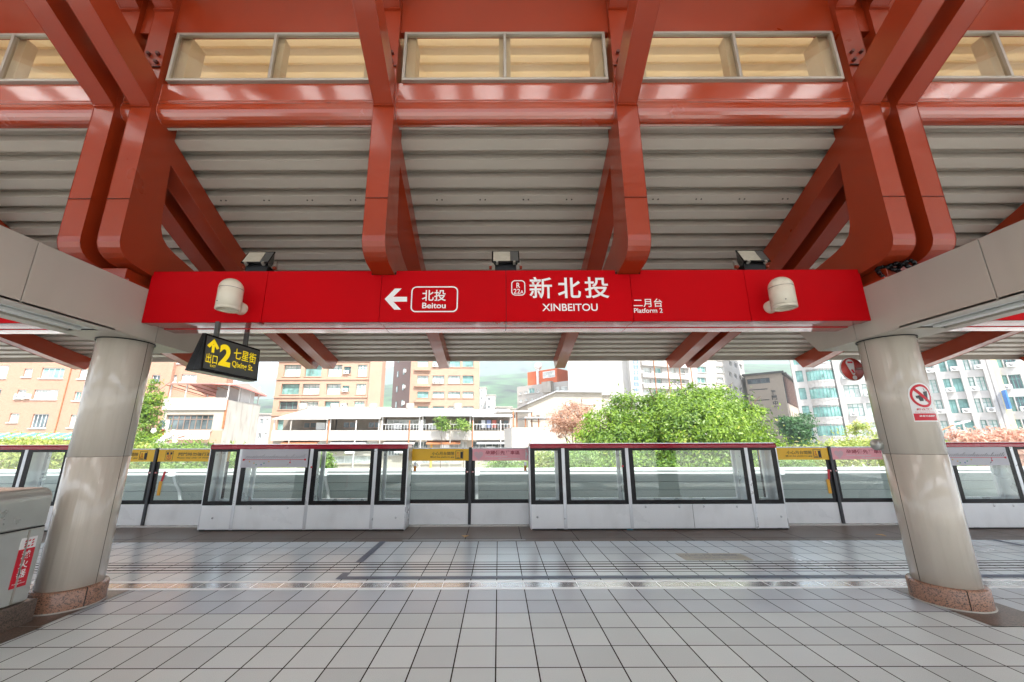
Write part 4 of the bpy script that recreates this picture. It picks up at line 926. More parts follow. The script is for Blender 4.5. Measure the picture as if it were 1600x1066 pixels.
# ------------------------------------------------------------------ buildings
class Fac:
    """a facade plane through two ground points; pixel -> local (u, w)"""
    def __init__(s, name, label, pxl, yl, pxr, yr, ztop, depth, wall, group=None, cat="building", ry=690):
        a = at(pxl, ry, yl); b = at(pxr, ry, yr); s.p0 = Vector((a.x, a.y, 0)); s.p1 = Vector((b.x, b.y, 0)); s.W = (s.p1-s.p0).length
        s.u = (s.p1-s.p0).normalized(); s.v = Vector((-s.u.y, s.u.x, 0)); s.H = ztop; s.D = depth
        s.M = Matrix(((s.u.x, s.v.x, 0, s.p0.x), (s.u.y, s.v.y, 0, s.p0.y), (0, 0, 1, 0), (0, 0, 0, 1)))
        s.root = thing(name, (s.p0+s.u*s.W/2+Vector((0, 0, -1.2))), label, cat, group); s.wall = wall; s.wins = []
    def uw(s, px, py):
        d = ray(px, py); o = Vector((0, 0, H)); t = (s.p0-o).dot(s.v)/d.dot(s.v); p = o+d*t; return (p-s.p0).dot(s.u), p.z
    def px(s, x0, y0, x1, y1, **k):
        a = s.uw(x0, y1); b = s.uw(x1, y0); s.win(a[0], b[0], a[1], b[1], **k)
    def win(s, u0, u1, w0, w1, mull=2, frame=None, pane=None, rec=.15, sill=True, ac=0, bars=False, tran=False):
        u0 = max(u0, .05); u1 = min(u1, s.W-.05)
        if u1-u0 < .15: return
        s.wins.append(dict(u0=u0, u1=u1, w0=w0, w1=w1, mull=mull, frame=frame, pane=pane, rec=rec, sill=sill, ac=ac, bars=bars, tran=tran))
    def mb(s): return MB(s.M)
    def part(s, name, m, *boxes, bevel=0, label=None):
        q = s.mb()
        for b in boxes: q.box(*b)
        return q.build(name, m, s.root, bevel, label)
    def finish(s, frame, pane, sillm):
        us = sorted({0, s.W, *[w_['u0'] for w_ in s.wins], *[w_['u1'] for w_ in s.wins]}); ws = sorted({-1.2, s.H, *[w_['w0'] for w_ in s.wins], *[w_['w1'] for w_ in s.wins]})
        q = s.mb(); idx = {}
        def vtx(i, j):
            if (i, j) not in idx: idx[i, j] = len(q.v); q.v.append(s.M @ Vector((us[i], 0, ws[j])))
            return idx[i, j]
        for i in range(len(us)-1):
            for j in range(len(ws)-1):
                cu, cw = (us[i]+us[i+1])/2, (ws[j]+ws[j+1])/2
                if any(w_['u0'] < cu < w_['u1'] and w_['w0'] < cw < w_['w1'] for w_ in s.wins): continue
                q.f.append([vtx(i, j), vtx(i+1, j), vtx(i+1, j+1), vtx(i, j+1)]); q.sm.append(False)
        W, D, T = s.W, s.D, s.H
        q.add([(0,0,-1.2),(W,0,-1.2),(W,D,-1.2),(0,D,-1.2),(0,0,T),(W,0,T),(W,D,T),(0,D,T)], [(1,2,6,5),(2,3,7,6),(3,0,4,7),(4,5,6,7)])
        for w_ in s.wins:
            a, b, c, d, r = w_['u0'], w_['u1'], w_['w0'], w_['w1'], w_['rec']+.06
            q.add([(a,0,c),(b,0,c),(b,0,d),(a,0,d),(a,r,c),(b,r,c),(b,r,d),(a,r,d)], [(0,4,5,1),(1,5,6,2),(2,6,7,3),(3,7,4,0)])
        wall = q.build("wall", s.wall, s.root)
        for k, w_ in enumerate(s.wins):
            a, b, c, d, r = w_['u0'], w_['u1'], w_['w0'], w_['w1'], w_['rec']; t = .06
            f = s.mb(); f.box(a, b, r-.03, r+.03, c, c+t).box(a, b, r-.03, r+.03, d-t, d).box(a, a+t, r-.03, r+.03, c+t, d-t).box(b-t, b, r-.03, r+.03, c+t, d-t)
            for i in range(1, w_['mull']): x_ = a+(b-a)*i/w_['mull']; f.box(x_-t/2, x_+t/2, r-.035, r+.03, c+t, d-t)
            if w_['tran']: z_ = c+(d-c)*.7; f.box(a+t, b-t, r-.034, r+.03, z_-t/2, z_+t/2)
            if w_['bars']:
                nb = int((b-a)/.14)
                for i in range(1, nb): x_ = a+(b-a)*i/nb; f.box(x_-.012, x_+.012, -.10, -.08, c, c+(d-c)*.5)
            fo = f.build("window", w_['frame'] or frame, wall if False else s.root)
            pm = w_['pane'] or (pane[k % len(pane)] if isinstance(pane, (list, tuple)) else pane)
            s.mb().box(a+t, b-t, r+.0, r+.01, c+t, d-t).build("pane", pm, fo)
            if w_['sill']: s.mb().box(a-.12, b+.12, -.14, r-.03, c-.12, c-.002).build("sill", sillm, fo)
            for i in range(w_['ac']):
                x_ = a+.1+.95*i; m_ = s.mb().box(x_, x_+.8, -.34, -.05, c+.0, c+.55).build("air_conditioner", WHITEP, s.root, .02)
                g_ = MB(s.M); g_.lathe((x_+.33, 0, c+.28), [(.001, -.35), (.22, -.35), (.22, -.345)], 20, ax='y'); g_.build("fan_grille", mat("grille_grey", (.3, .3, .3), .6), m_)
        return s.root

WF = mat("white_window_frame", (.78, .80, .80), .4)
SILLG = mat("sill_grey", (.60, .60, .58), .7)
TANF = mat("brown_alu_frame", (.30, .22, .18), .4, metal=.3)
# brick flats, left
f = Fac("brick_apartments", "orange brick apartment block with white windows behind the left column", -70, 50, 338, 52, 24, 1.5, BRICK)
for q_ in ((-14, 571, 15, 591), (35, 576, 52, 589), (62, 575, 102, 591), (122, 577, 140, 592), (-14, 608, 3, 624), (24, 609, 42, 623), (50, 609, 92, 624), (114, 612, 128, 626),
           (12, 646, 31, 660), (46, 647, 77, 669), (106, 648, 126, 668), (-20, 646, -2, 662), (5, 712, 40, 729), (52, 712, 80, 729), (236, 586, 251, 597), (264, 586, 277, 597), (282, 585, 308, 597), (268, 559, 300, 568), (170, 577, 200, 591), (165, 611, 195, 625), (160, 648, 190, 664)):
    f.px(*q_, mull=4 if q_[2]-q_[0] > 26 else 2, rec=.22, ac=2 if q_[:2] == (24, 609) else 0, frame=WF)
f.finish(WF, [PANE_C, PANE_C, PANE_T, PANE_C, PANE_D], SILLG)
u, w_ = f.uw(108, 690); u2, w2 = f.uw(262, 690)
f.part("drainpipe", RUST, (f.uw(106, 600)[0]-.05, f.uw(106, 600)[0]+.05, -.12, -.02, 0, 24))
f.part("pier", BRICK, (f.uw(262, 600)[0], f.uw(270, 600)[0], -.5, -.002, 0, 24))
aw = f.mb(); a0 = f.uw(-60, 677)[1]; 
aw.add([(0, -.02, a0), (f.W*.62, -.02, a0), (f.W*.62, -2.2, a0-.75), (0, -2.2, a0-.75), (0, -.02, a0-.06), (f.W*.62, -.02, a0-.06), (f.W*.62, -2.2, a0-.81), (0, -2.2, a0-.81)], [(0,3,2,1),(4,5,6,7),(3,7,6,2),(0,1,5,4),(1,2,6,5),(0,4,7,3)])
TEAL = mat("teal_awning", (.07, .30, .25), .5); aw.build("awning", TEAL, f.root)
for i in range(14): f.mb().bar((i*f.W*.62/13, -.02, a0+.03), (i*f.W*.62/13, -2.25, a0-.74), .12, .06).build("awning_rib", WF, f.root)
for i in range(6): f.part("awning_post", WF, (i*f.W*.62/5, i*f.W*.62/5+.12, -2.2, -2.08, -1.2, a0-.78))

# rusty house with roof shelter
f = Fac("rooftop_shelter_house", "narrow white house with rusty rooftop shelter left of exit sign", 247, 30, 345, 30, at(300, 625, 30).z, 4.2, WALLC)
f.px(256, 648, 334, 672, mull=8, frame=TANF, pane=PANE_D, rec=.12, tran=True, sill=True)
f.px(262, 693, 334, 712, mull=6, frame=TANF, pane=PANE_D)
f.finish(TANF, PANE_D, WALLC)
ub, wb0 = f.uw(300, 641); wt_ = f.uw(300, 623)[1]
f.part("parapet", WALLW, (-.1, f.W+.02, -.12, -.002, wb0, wt_+.05))
q = f.mb(); wr0, wr1 = f.uw(300, 687)[1], f.uw(300, 674)[1]; ua = f.uw(277, 680)[0]; uz = f.uw(330, 680)[0]
for i in range(22): x_ = ua+(uz-ua)*i/21; q.box(x_-.025, x_+.025, -.25, -.2, wr0, wr1)
q.box(ua-.05, uz+.05, -.26, -.19, wr1, wr1+.05); q.build("railing", WHITES, f.root)
f.part("orange_band", PEACH, (f.uw(247, 690)[0], f.W, -.03, -.002, f.uw(300, 692)[1], f.uw(300, 673)[1]))
f.part("concrete_side", CONC, (f.W+.002, f.W+.04, .05, f.D, -1.2, f.H-.02))
f.part("corner_rust", RUST, (f.W-.08, f.W+.045, -.04, .06, f.uw(345, 670)[1], f.H))
f.part("stair_hut", PALEG, (f.W*.55, f.W*.98, 1.6, 3.4, f.H, f.H+1.25))
zt = f.uw(300, 599)[1]; q = f.mb()
for x_, y_ in ((.12, .1), (1.3, .1), (f.W-.1, .1), (f.W-.1, 1.4), (f.W-.1, 2.8), (f.W-.1, 4.0), (.12, 4.0), (2.3, 4.0)): q.box(x_-.035, x_+.035, y_-.035, y_+.035, f.H, zt+(.25 if y_ > .2 else 0))
q.build("shelter_post", SILLG, f.root)
q = f.mb(); zt2 = zt-.45
q.add([(-.2, -.25, zt-.02), (f.W*.72, -.25, zt-.02), (f.W*.98, 2.2, zt+.30), (-.2, 2.2, zt+.30), (f.W*1.08, 4.4, zt2), (-.2, 4.4, zt2),
       (-.2, -.25, zt-.10), (f.W*.72, -.25, zt-.10), (f.W*.98, 2.2, zt+.22), (-.2, 2.2, zt+.22), (f.W*1.08, 4.4, zt2-.08), (-.2, 4.4, zt2-.08), (f.W*1.1, -.1, zt-.12), (f.W*1.1, -.1, zt-.2)],
      [(0,1,2,3),(3,2,4,5),(9,8,7,6),(11,10,8,9),(0,6,7,1),(1,12,2),(7,8,13),(1,7,13,12),(12,4,2),(13,8,10),(12,13,10,4),(5,4,10,11)])
q.build("shelter_roof", mat("faded_red_sheet", (.50, .20, .17), .6, var=.15, vscale=1), f.root)
q = f.mb()
for i in range(6): q.bar((-.1+i*.9, -.2, zt-.14), (-.1+i*.9, 4.3, zt2-.12), .05, .05)
q.bar((0, .1, zt-.35), (f.W*.62, .1, f.H+.15), .04, .04); q.build("shelter_frame", RUST, f.root)

# clinic pole sign and blossom board before the house
sgn = thing("pole_sign", tuple(at(252, 690, 28)-Vector((0, 0, 2.7))), "tall white and red pole sign with blue diamond left of the house", "sign")
a = at(242, 700, 28); b = at(262, 656, 28); zmid = at(250, 671, 28).z
MB().box(a.x, b.x, 28, 28.2, a.z-1, b.z).build("board", WHITES, sgn); MB().box(a.x+.05, b.x-.05, 27.985, 27.999, a.z-1, zmid).build("red_face", REDS, sgn)
c = at(252, 663, 27.98); q = MB()
for r0_, in ((.26,),): q.add([(c.x+(r0_ if k % 2 == 0 else r0_-.07)*dx_, 27.985, c.z+(r0_ if k % 2 == 0 else r0_-.07)*dz_) for dx_, dz_ in ((1, 0), (0, 1), (-1, 0), (0, -1)) for k in (0, 1)], [(2*i, (2*i+2) % 8, (2*i+3) % 8, 2*i+1) for i in range(4)])
q.build("diamond_emblem", mat("emblem_blue", (.1, .3, .6), .5), sgn)
lettering("北投", (a.x+.12, 27.98, zmid-.75), XR, ZU, .6, .45, WHITES, sgn, .03)
MB().box((a.x+b.x)/2-.06, (a.x+b.x)/2+.06, 28.05, 28.15, -1.2, a.z-1).build("pole", SILLG, sgn)
bs = thing("blossom_sign", tuple(at(275, 690, 27)), "white blossom shaped signboard with thin branch in front of the house", "sign")
q = MB()
for k in range(16):
    c = at(240+rnd.random()*34, 672+rnd.random()*26, 27-.03*k)
    if k > 13: c = at(292+rnd.random()*6, 676+rnd.random()*8, 27-.02*k)
    for j in range(5):
        a_ = R(72*j+k*20); pc = c+Vector((math.cos(a_)*.10, 0, math.sin(a_)*.10)); q.cyl(pc+Vector((0, .01, 0)), pc-Vector((0, .01, 0)), .085, 10)
q.build("blossoms", WHITES, bs)
q = MB(); p_ = [at(235, 706, 27.1), at(262, 690, 27.1), at(280, 684, 27.1), at(300, 678, 27.1)]
for a_, b_ in zip(p_, p_[1:]): q.cyl(a_, b_, .03, 6)
q.build("branch", RUST, bs); MB().box(p_[1].x-.03, p_[1].x+.03, 27.1, 27.16, -1.2, p_[1].z).build("pole", SILLG, bs)

# peach towers
f = Fac("peach_apartments", "peach tiled apartment tower with teal windows left of centre", 419, 65, 588, 65, 30, 2.5, PEACH)
sx = lambda x_: 380+x_/3.331
for y0, y1, cs in ((570.0, 588.5, ((206, 303), (317, 412), (435, 517), (522, 562), (593, 647))), (599.8, 616.5, ((193, 295), (304, 400), (428, 510), (515, 552), (585, 640))),
                   (627, 640, ((182, 285), (290, 392), (420, 502), (508, 545), (575, 632))), (656, 672, ((170, 275), (282, 385), (412, 492), (500, 540), (568, 625))), (541, 558, ((219, 310), (328, 420), (445, 525), (532, 572), (602, 655)))):
    for k, (a, b) in enumerate(cs): f.px(sx(a), y0+(3 if k == 3 else 0), sx(b), y1-(4 if k == 3 else 0), mull=(3, 3, 3, 2, 3)[k], rec=.5 if k < 3 else .25, frame=GREEN_W, ac=1 if k == 3 else 0, sill=(k != 2), tran=True)
f.finish(GREEN_W, [PANE_C, PANE_T, PANE_C, PANE_D, PANE_C, PANE_T, PANE_C], PEACH)
for w0_ in (6.9, 10.0, 13.1): pass
for py in (592, 620, 564, 648): wv = f.uw(500, py)[1]; f.part("floor_band", PEACH, (0, f.W, -.18, -.003, wv-.18, wv+.12))
f.part("side_pier", PEACH, (f.uw(578, 600)[0], f.W+.3, -.6, -.003, -1.2, 30))
f = Fac("peach_apartments", "peach tiled apartment tower with brown left flank at centre", 636, 74, 748, 75, 30, 13, PEACH)
for y0, y1 in ((561.5, 573.5), (587, 599.5), (612, 622), (635, 645), (660, 670), (537, 548)):
    for k, (a, b) in enumerate(((905, 965), (985, 1047), (1067, 1130), (1141, 1199))): f.px(sx(a), y0, sx(b), y1, mull=3, rec=.3, frame=GREEN_W, ac=2 if (k == 1 and y0 < 600) else 0, tran=True)
f.finish(GREEN_W, [PANE_C, PANE_C, PANE_T, PANE_T, PANE_C], PEACH)
for py in (579, 604, 628, 651, 554): wv = f.uw(690, py)[1]; f.part("balcony_ledge", PEACH, (f.uw(648, py)[0], f.uw(673, py)[0], -.5, -.003, wv-.1, wv+.45))
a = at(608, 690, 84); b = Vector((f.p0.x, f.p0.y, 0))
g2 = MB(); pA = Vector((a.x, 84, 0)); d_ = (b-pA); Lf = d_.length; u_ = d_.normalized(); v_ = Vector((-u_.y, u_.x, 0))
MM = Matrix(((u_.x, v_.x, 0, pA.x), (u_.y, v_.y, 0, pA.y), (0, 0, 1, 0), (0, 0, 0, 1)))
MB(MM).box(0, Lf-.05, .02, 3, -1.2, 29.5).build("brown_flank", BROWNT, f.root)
for k in range(7):
    for x_ in (.25, .6):
        wq = MB(MM).box(Lf*x_, Lf*x_+1.0, -.05, .0, 2+3.1*k, 3.2+3.1*k).build("flank_window", GREEN_W, f.root); MB(MM).box(Lf*x_+.08, Lf*x_+.92, -.06, -.052, 2.1+3.1*k, 3.1+3.1*k).build("pane", PANE_C, wq)
        if x_ > .5: MB(MM).box(Lf*x_+1.2, Lf*x_+1.9, -.4, -.0, 2.2+3.1*k, 2.8+3.1*k).build("air_conditioner", WHITEP, f.root, .02)

# low white row of flats
f = Fac("white_row_house", "long low white row of flats with balconies and sheet roofs", 426, 40, 868, 41, at(600, 672, 40).z, 9, WALLC)
for q_ in ((440, 690, 515, 704), (520, 690, 590, 704), (600, 690, 625, 712), (630, 690, 668, 704), (695, 690, 730, 703), (738, 690, 790, 704), (500, 712, 590, 724), (640, 712, 720, 724), (800, 694, 850, 712), (440, 712, 480, 724)):
    f.px(*q_, mull=5, rec=.4, frame=WF, pane=PANE_D if q_[0] % 3 == 0 else PANE_C, bars=True)
f.finish(WF, [PANE_D, PANE_C], WALLC)
def rowroof(x0, x1, ytop, yeave, ybal, m, fl, label=None):
    ua = f.uw(x0, 660)[0]; ub = f.uw(x1, 660)[0]; we = f.uw((x0+x1)/2, yeave)[1]; wt = f.uw((x0+x1)/2, ytop)[1]; wb = f.H
    q = f.mb(); q.add([(ua, -.9, we), (ub, -.9, we), (ub, 3.5, wt+.6), (ua+fl, 3.5, wt+.6), (ua, -.9, we-.1), (ub, -.9, we-.1), (ub, 3.5, wt+.5), (ua+fl, 3.5, wt+.5)], [(0,1,2,3),(7,6,5,4),(0,4,5,1),(1,5,6,2),(2,6,7,3),(3,7,4,0)])
    q.build("sheet_roof", m, f.root, label=label)
    f.part("attic_wall", mat("tan_wall", (.25, .21, .165), .8, var=.2, vscale=1.5), (ua+.1, ub-.02, 1.2, 3.4, wb, we+.3)); f.part("parapet", WALLW, (ua, ub-.02, -.7, -.5, wb-.9, f.uw((x0+x1)/2, ybal)[1]), bevel=.02)
    f.part("balcony_slab", CONC, (ua, ub-.02, -.7, -.01, wb-1.0, wb-.88))
    for x_ in (ua+.12, ub-.2): f.part("roof_post", SILLG, (x_-.05, x_+.05, -.62, -.52, wb-.9, we))
    return ua, ub, we, wb
WR = mat("white_sheet", (.42, .41, .39), .4, var=.06); GR = mat("grey_sheet", (.36, .37, .38), .4, var=.1)
A1 = rowroof(432, 518, 641, 655, 673, WR, 2.2); A2_ = rowroof(518, 598, 641, 654, 673, WR, 0); A3 = rowroof(598, 660, 643, 651, 673, WR, 0); A4 = rowroof(660, 738, 643, 650, 674, GR, 0); A5 = rowroof(738, 800, 645, 651, 674, GR, 0)
for (ua, ub, we, wb), n_w, pm in ((A1, 1, PANE_D), (A2_, 2, PANE_D), (A3, 3, PANE_C), (A4, 2, PANE_D), (A5, 2, PANE_D)):
    for k in range(n_w):
        x_ = ua+(ub-ua)*(k+.5)/(n_w)-.5; wq = f.part("window", WF if pm is PANE_C else TANF, (x_, x_+1.3, 1.12, 1.19, wb+.2, we-.25)); f.mb().box(x_+.08, x_+.6, 1.10, 1.118, wb+.3, we-.33).box(x_+.7, x_+1.22, 1.10, 1.118, wb+.3, we-.33).build("pane", pm, wq)
    q = f.mb()
    for i in range(int((ub-ua)/.3)): q.box(ua+.15+i*.3, ua+.18+i*.3, -.62, -.58, wb, wb+.55)
    q.box(ua+.1, ub-.1, -.63, -.57, wb+.52, wb+.56)
    if n_w == 3 or pm is PANE_C or ua > A4[0]-.1: q.build("railing", WF, f.root)
f.part("air_conditioner", WHITEP, (A1[1]-1.6, A1[1]-.7, .3, .7, A1[3]+.05, A1[3]+.75), bevel=.02)
for k_, (x0_, x1_) in enumerate(((445, 500), (520, 575), (602, 650), (668, 720), (745, 790))):
    u0_ = f.uw(x0_, 690)[0]; u1_ = f.uw(x1_, 690)[0]; wv = f.uw(600, 688)[1]
    f.mb().add([(u0_, -.02, wv), (u1_, -.02, wv), (u1_, -1.0, wv-.35), (u0_, -1.0, wv-.35), (u0_, -.02, wv-.06), (u1_, -.02, wv-.06), (u1_, -1.0, wv-.41), (u0_, -1.0, wv-.41)], [(0,3,2,1),(4,5,6,7),(3,7,6,2),(0,1,5,4),(1,2,6,5),(0,4,7,3)]).build("awning", (RUST, GR, WR, RUST, GR)[k_], f.root)
for k_, xq in enumerate((459, 517, 559, 597, 641, 659, 704, 738, 781)):
    uq = f.uw(xq, 670)[0]; f.part("drainpipe", (CONC, RUST, SILLG)[k_ % 3], (uq, uq+.09, -.80, -.71, -1.2, f.H+.9))
for k_, (xq, zq) in enumerate(((545, -2.2), (620, -2.2), (690, -2.0), (760, -2.2), (612, .1), (668, .1))):
    uq = f.uw(xq, 670)[0]; f.part("air_conditioner", WHITEP, (uq, uq+.85, -.62 if zq < 0 else .5, -.2 if zq < 0 else .9, f.H+zq, f.H+zq+.6), bevel=.02)
for k_, xq in enumerate((452, 505, 570, 632, 712)):
    uq = f.uw(xq, 640)[0]; zq = f.uw(xq, 642)[1]; MB(f.M).cyl((uq, 3.0, zq-.3), (uq, 3.0, zq+1.0), .45, 16).build("water_tank", ALU, f.root)
f.part("yellow_pipe", mat("yellow_post", (.65, .38, .05), .5), (f.uw(673, 700)[0], f.uw(676, 700)[0], -.3, -.1, -1.2, f.uw(675, 676)[1]))
q = f.mb()
for i, cc in enumerate(((.6, .62, .65), (.25, .3, .5), (.5, .15, .12))):
    f.mb().box(A5[0]+.9+i*.55, A5[0]+1.3+i*.55, -.2, -.16, A5[3]+.2, A5[3]+.95).build("hanging_clothes", mat("cloth%d" % i, cc, .9), f.root)
tree("potted balcony plants with bright leaves on the white row of flats", 39.3, [(690, 658, 9, 7, 0), (684, 668, 8, 6, 0), (697, 668, 8, 6, 0)], 1200, .10, L3, 71, name="balcony_plant", trunk=.04, cat="plant")
tree("round bright bush on the balcony right of the potted plants", 39.3, [(722, 664, 9, 9, 0), (728, 668, 7, 7, 0)], 1100, .10, L3, 72, name="balcony_plant", trunk=.04, cat="plant")

# small sheds and shelters right of the row
f = Fac("flat_roof_shelter", "pale flat-roofed rooftop shelter on posts left of the tan tree", 800, 33, 868, 33.5, at(830, 668, 33).z, 4, WALLW)
f.finish(WF, PANE_C, WALLW)
zt = f.uw(830, 654)[1]; zt2 = f.uw(830, 643)[1]
f.part("shelter_roof", GR, (1.0, f.W+.6, -.3, 3, zt, zt+.12)); f.part("upper_roof", WR, (-1.0, f.W*.55, .6, 4, zt2, zt2+.12))
for x_ in (.1, 1.1, 2.2, f.W-.2): f.part("post", RUST, (x_, x_+.09, .0, .09, f.H, zt if x_ > .5 else zt2))
for x_ in (.6, 1.9): f.part("post", RUST, (x_, x_+.09, 1.2, 1.29, f.H, zt2))
f = Fac("gabled_warehouse", "cream gabled building with long roof behind the tan tree", 826, 47, 945, 48, at(860, 642, 47).z, 9, WALLC)
for q_ in ((830, 650, 836, 656), (838, 649, 843, 656), (874, 646, 880, 652)): f.px(*q_, mull=2, rec=.1, frame=TANF, pane=PANE_D)
f.finish(TANF, PANE_D, WALLC)
L0 = f.uw(826, 632); L1_ = f.uw(868, 613); L2_ = f.uw(945, 614)
q = f.mb(); q.prism_y([(0, f.H), (f.W, f.H), (f.W, L2_[1]), (L1_[0], L1_[1]), (0, L0[1])], .02, 8.9); q.build("gable_wall", WALLC, f.root)
q = f.mb(); q.prism_y([(-.2, L0[1]-.05), (L1_[0], L1_[1]), (f.W+.2, L2_[1]), (f.W+.2, L2_[1]+.15), (L1_[0], L1_[1]+.15), (-.2, L0[1]+.1)], -.4, 9.0); q.build("roof", GR, f.root)
wn_ = f.part("window", TANF, (f.uw(884, 633)[0], f.uw(897, 633)[0], -.05, .018, f.uw(890, 636)[1], f.uw(890, 628)[1])); f.mb().box(f.uw(885, 633)[0], f.uw(896, 633)[0], -.06, -.052, f.uw(890, 635)[1], f.uw(890, 629)[1]).build("pane", PANE_C, wn_)
wn_ = f.part("window", TANF, (f.uw(909, 630)[0], f.uw(928, 630)[0], -.05, .018, f.uw(918, 633)[1], f.uw(918, 623)[1])); f.mb().box(f.uw(910, 630)[0], f.uw(927, 630)[0], -.06, -.052, f.uw(918, 632)[1], f.uw(918, 624)[1]).build("pane", PANE_C, wn_)
# white flats with orange rooftop block
f = Fac("white_flats", "white flats with an orange block and white dome on top", 808, 76, 890, 68, at(850, 600, 72).z, 12, WALLW, ry=610)
for x0, x1, y0, y1 in ((812, 815, 613, 617), (820, 824, 611, 616), (826, 835, 606, 615), (838, 843, 608, 614), (868, 873, 604, 611), (876, 886, 603, 611), (812, 816, 624, 629), (820, 824, 623, 627), (829, 833, 622, 626), (838, 843, 621, 625)):
    f.px(x0, y0, x1, y1, mull=2, rec=.12, frame=WF, pane=PANE_T if x0 == 826 else PANE_C)
f.finish(WF, PANE_C, WALLW)
f.part("balcony", CONC, (f.uw(851, 605)[0], f.uw(865, 605)[0], -.9, -.003, f.uw(858, 614)[1], f.uw(858, 597)[1]))
ua, wa = f.uw(823, 600); ub_, wz = f.uw(868, 575)
ob = f.part("orange_block", ORANGE, (ua, ub_, .3, 6, f.H+.001, wz)); f.part("white_pipe", WF, (f.uw(838, 590)[0], f.uw(841, 590)[0], .05, .28, f.H, wz+.4))
MB(f.M).lathe((f.uw(838.5, 590)[0]+.1, .4, wz+.9), [(.7*math.cos(R(a)), .7*math.sin(R(a))) for a in range(-80, 91, 17)], 20).build("dome_tank", WHITES, f.root)
for x_ in (847, 856): u_ = f.uw(x_, 590)[0]; wq = f.part("window", WF, (u_, u_+1.4, .24, .298, f.H+1.0, f.H+2.2)); f.mb().box(u_+.1, u_+1.3, .22, .238, f.H+1.1, f.H+2.1).build("pane", PANE_C, wq)
# big blank white block, with blue marks on its right edge
f = Fac("blank_white_block", "tall blank white building with small blue marks behind the big tree", 888, 58, 986, 56, 26, 14, WALLW, ry=600)
f.finish(WF, PANE_C, WALLW)
f = Fac("white_sign_tower", "white vertical banner tower with small blue characters above the tree", 985, 55, 1002, 55, 24, 4, WALLW, cat="sign tower", ry=590)
f.finish(WF, PANE_C, WALLW)
BLU = mat("faded_blue_letter", (.12, .25, .55), .5)
for k, py in enumerate((565, 573, 582, 591, 600, 609)):
    a = at(990.2+k*.3, py+3.2, 54.9); lettering("口日口目日中"[k], (a.x, 54.93, a.z), XR, ZU, .62, .55, BLU, f.root, .02)
# angled white flats
f = Fac("angled_white_flats", "white flats with balconies and small windows behind the tree", 1002, 66, 1136, 72, 28, 12, WALLW, ry=600)
for y0, y1 in ((575, 583), (592, 599), (609, 616), (556, 564)):
    for a, b in ((1006, 1017), (1022, 1034), (1049, 1055), (1060, 1069), (1090, 1103), (1120, 1130)): f.px(a, y0-(2 if a > 1080 else 0), b, y1-(0 if a < 1080 else 1), mull=2, rec=.3, frame=WF, pane=PANE_T if a in (1022, 1090) else PANE_C, sill=True)
f.finish(WF, [PANE_C, PANE_T], WALLW)
for py in (588, 604, 570): wv = f.uw(1030, py)[1]; f.part("balcony_band", PALEG, (0, f.uw(1075, py)[0], -.6, -.003, wv-.4, wv+.3))
for px in (1019, 1040, 1058, 1076): u_ = f.uw(px, 590)[0]; f.part("drainpipe", RUST, (u_, u_+.1, -.75, -.62, 0, 27))
f = Fac("angled_white_flats", "side wing of the white flats with a column of narrow windows", 1136.2, 72.2, 1166, 86, 28, 12, WALLW, ry=600)
for y0 in (566, 583, 602, 622, 642): 
    for a in (1140, 1148, 1156): f.px(a, y0+(a-1140)*.3, a+3, y0+5+(a-1140)*.3, mull=1, rec=.2, frame=WF, pane=PANE_D, sill=False)
f.finish(WF, PANE_D, WALLW)
# beige school
f = Fac("school_building", "beige school with dark slot windows and vertical name characters", 1166, 82, 1224, 78, at(1209, 584, 79).z, 24, BEIGE, ry=600)
for q_ in ((1170, 607, 1199, 610.5), (1173, 624, 1202, 627), (1181, 640, 1205, 643), (1180, 657, 1207, 659.5), (1190, 674, 1211, 676.5), (1168, 590, 1202, 601)):
    f.px(*q_, mull=3 if q_[1] > 600 else 5, rec=.3, frame=CHAR, pane=PANE_D, sill=False)
f.finish(CHAR, PANE_D, BEIGE)
f.part("roof_slab", CHAR, (-.5, f.W+.4, -.5, 24, f.H, f.H+.35))
for k, ch in enumerate("薇閣中學"):
    u_, w_2 = f.uw(1205.0+k*1.7, 617+k*8.3); P0 = f.M @ Vector((u_, -.06, w_2)); lettering(ch, P0, f.u, ZU, .85, .90, CHAR, f.root, .03)
# school side wing running away
sA = f.M @ Vector((f.W, 0, 0)); 
f2p = at(1250, 690, 104)
class _: pass
fw = Fac("school_wing", "beige side wing of the school with rows of small square windows", 1224.4, 78.3, 1251, 104, f.H-.3, 6, BEIGE, ry=600)
for r_ in range(4):
    for k in range(9): fw.win(1.2+k*fw.W/9.5, 1.2+k*fw.W/9.5+1.3, 12.2-3.6*r_ if False else fw.H-8.6-3.4*r_, fw.H-7.0-3.4*r_, mull=1, rec=.35, frame=CHAR, pane=PANE_D, sill=False)
fw.finish(CHAR, PANE_D, BEIGE)
q = fw.mb()
for k in range(16): q.box(.4+k*fw.W/16, .7+k*fw.W/16, -.5, -.003, fw.H-5.6, fw.H-.3)
q.build("dark_fin", BROWNT, fw.root); fw.part("dark_band", PANE_D, (.2, fw.W, -.12, -.005, fw.H-5.5, fw.H-.4)); fw.part("roof_slab", CHAR, (-.3, fw.W+.4, -.8, 6, fw.H, fw.H+.35))
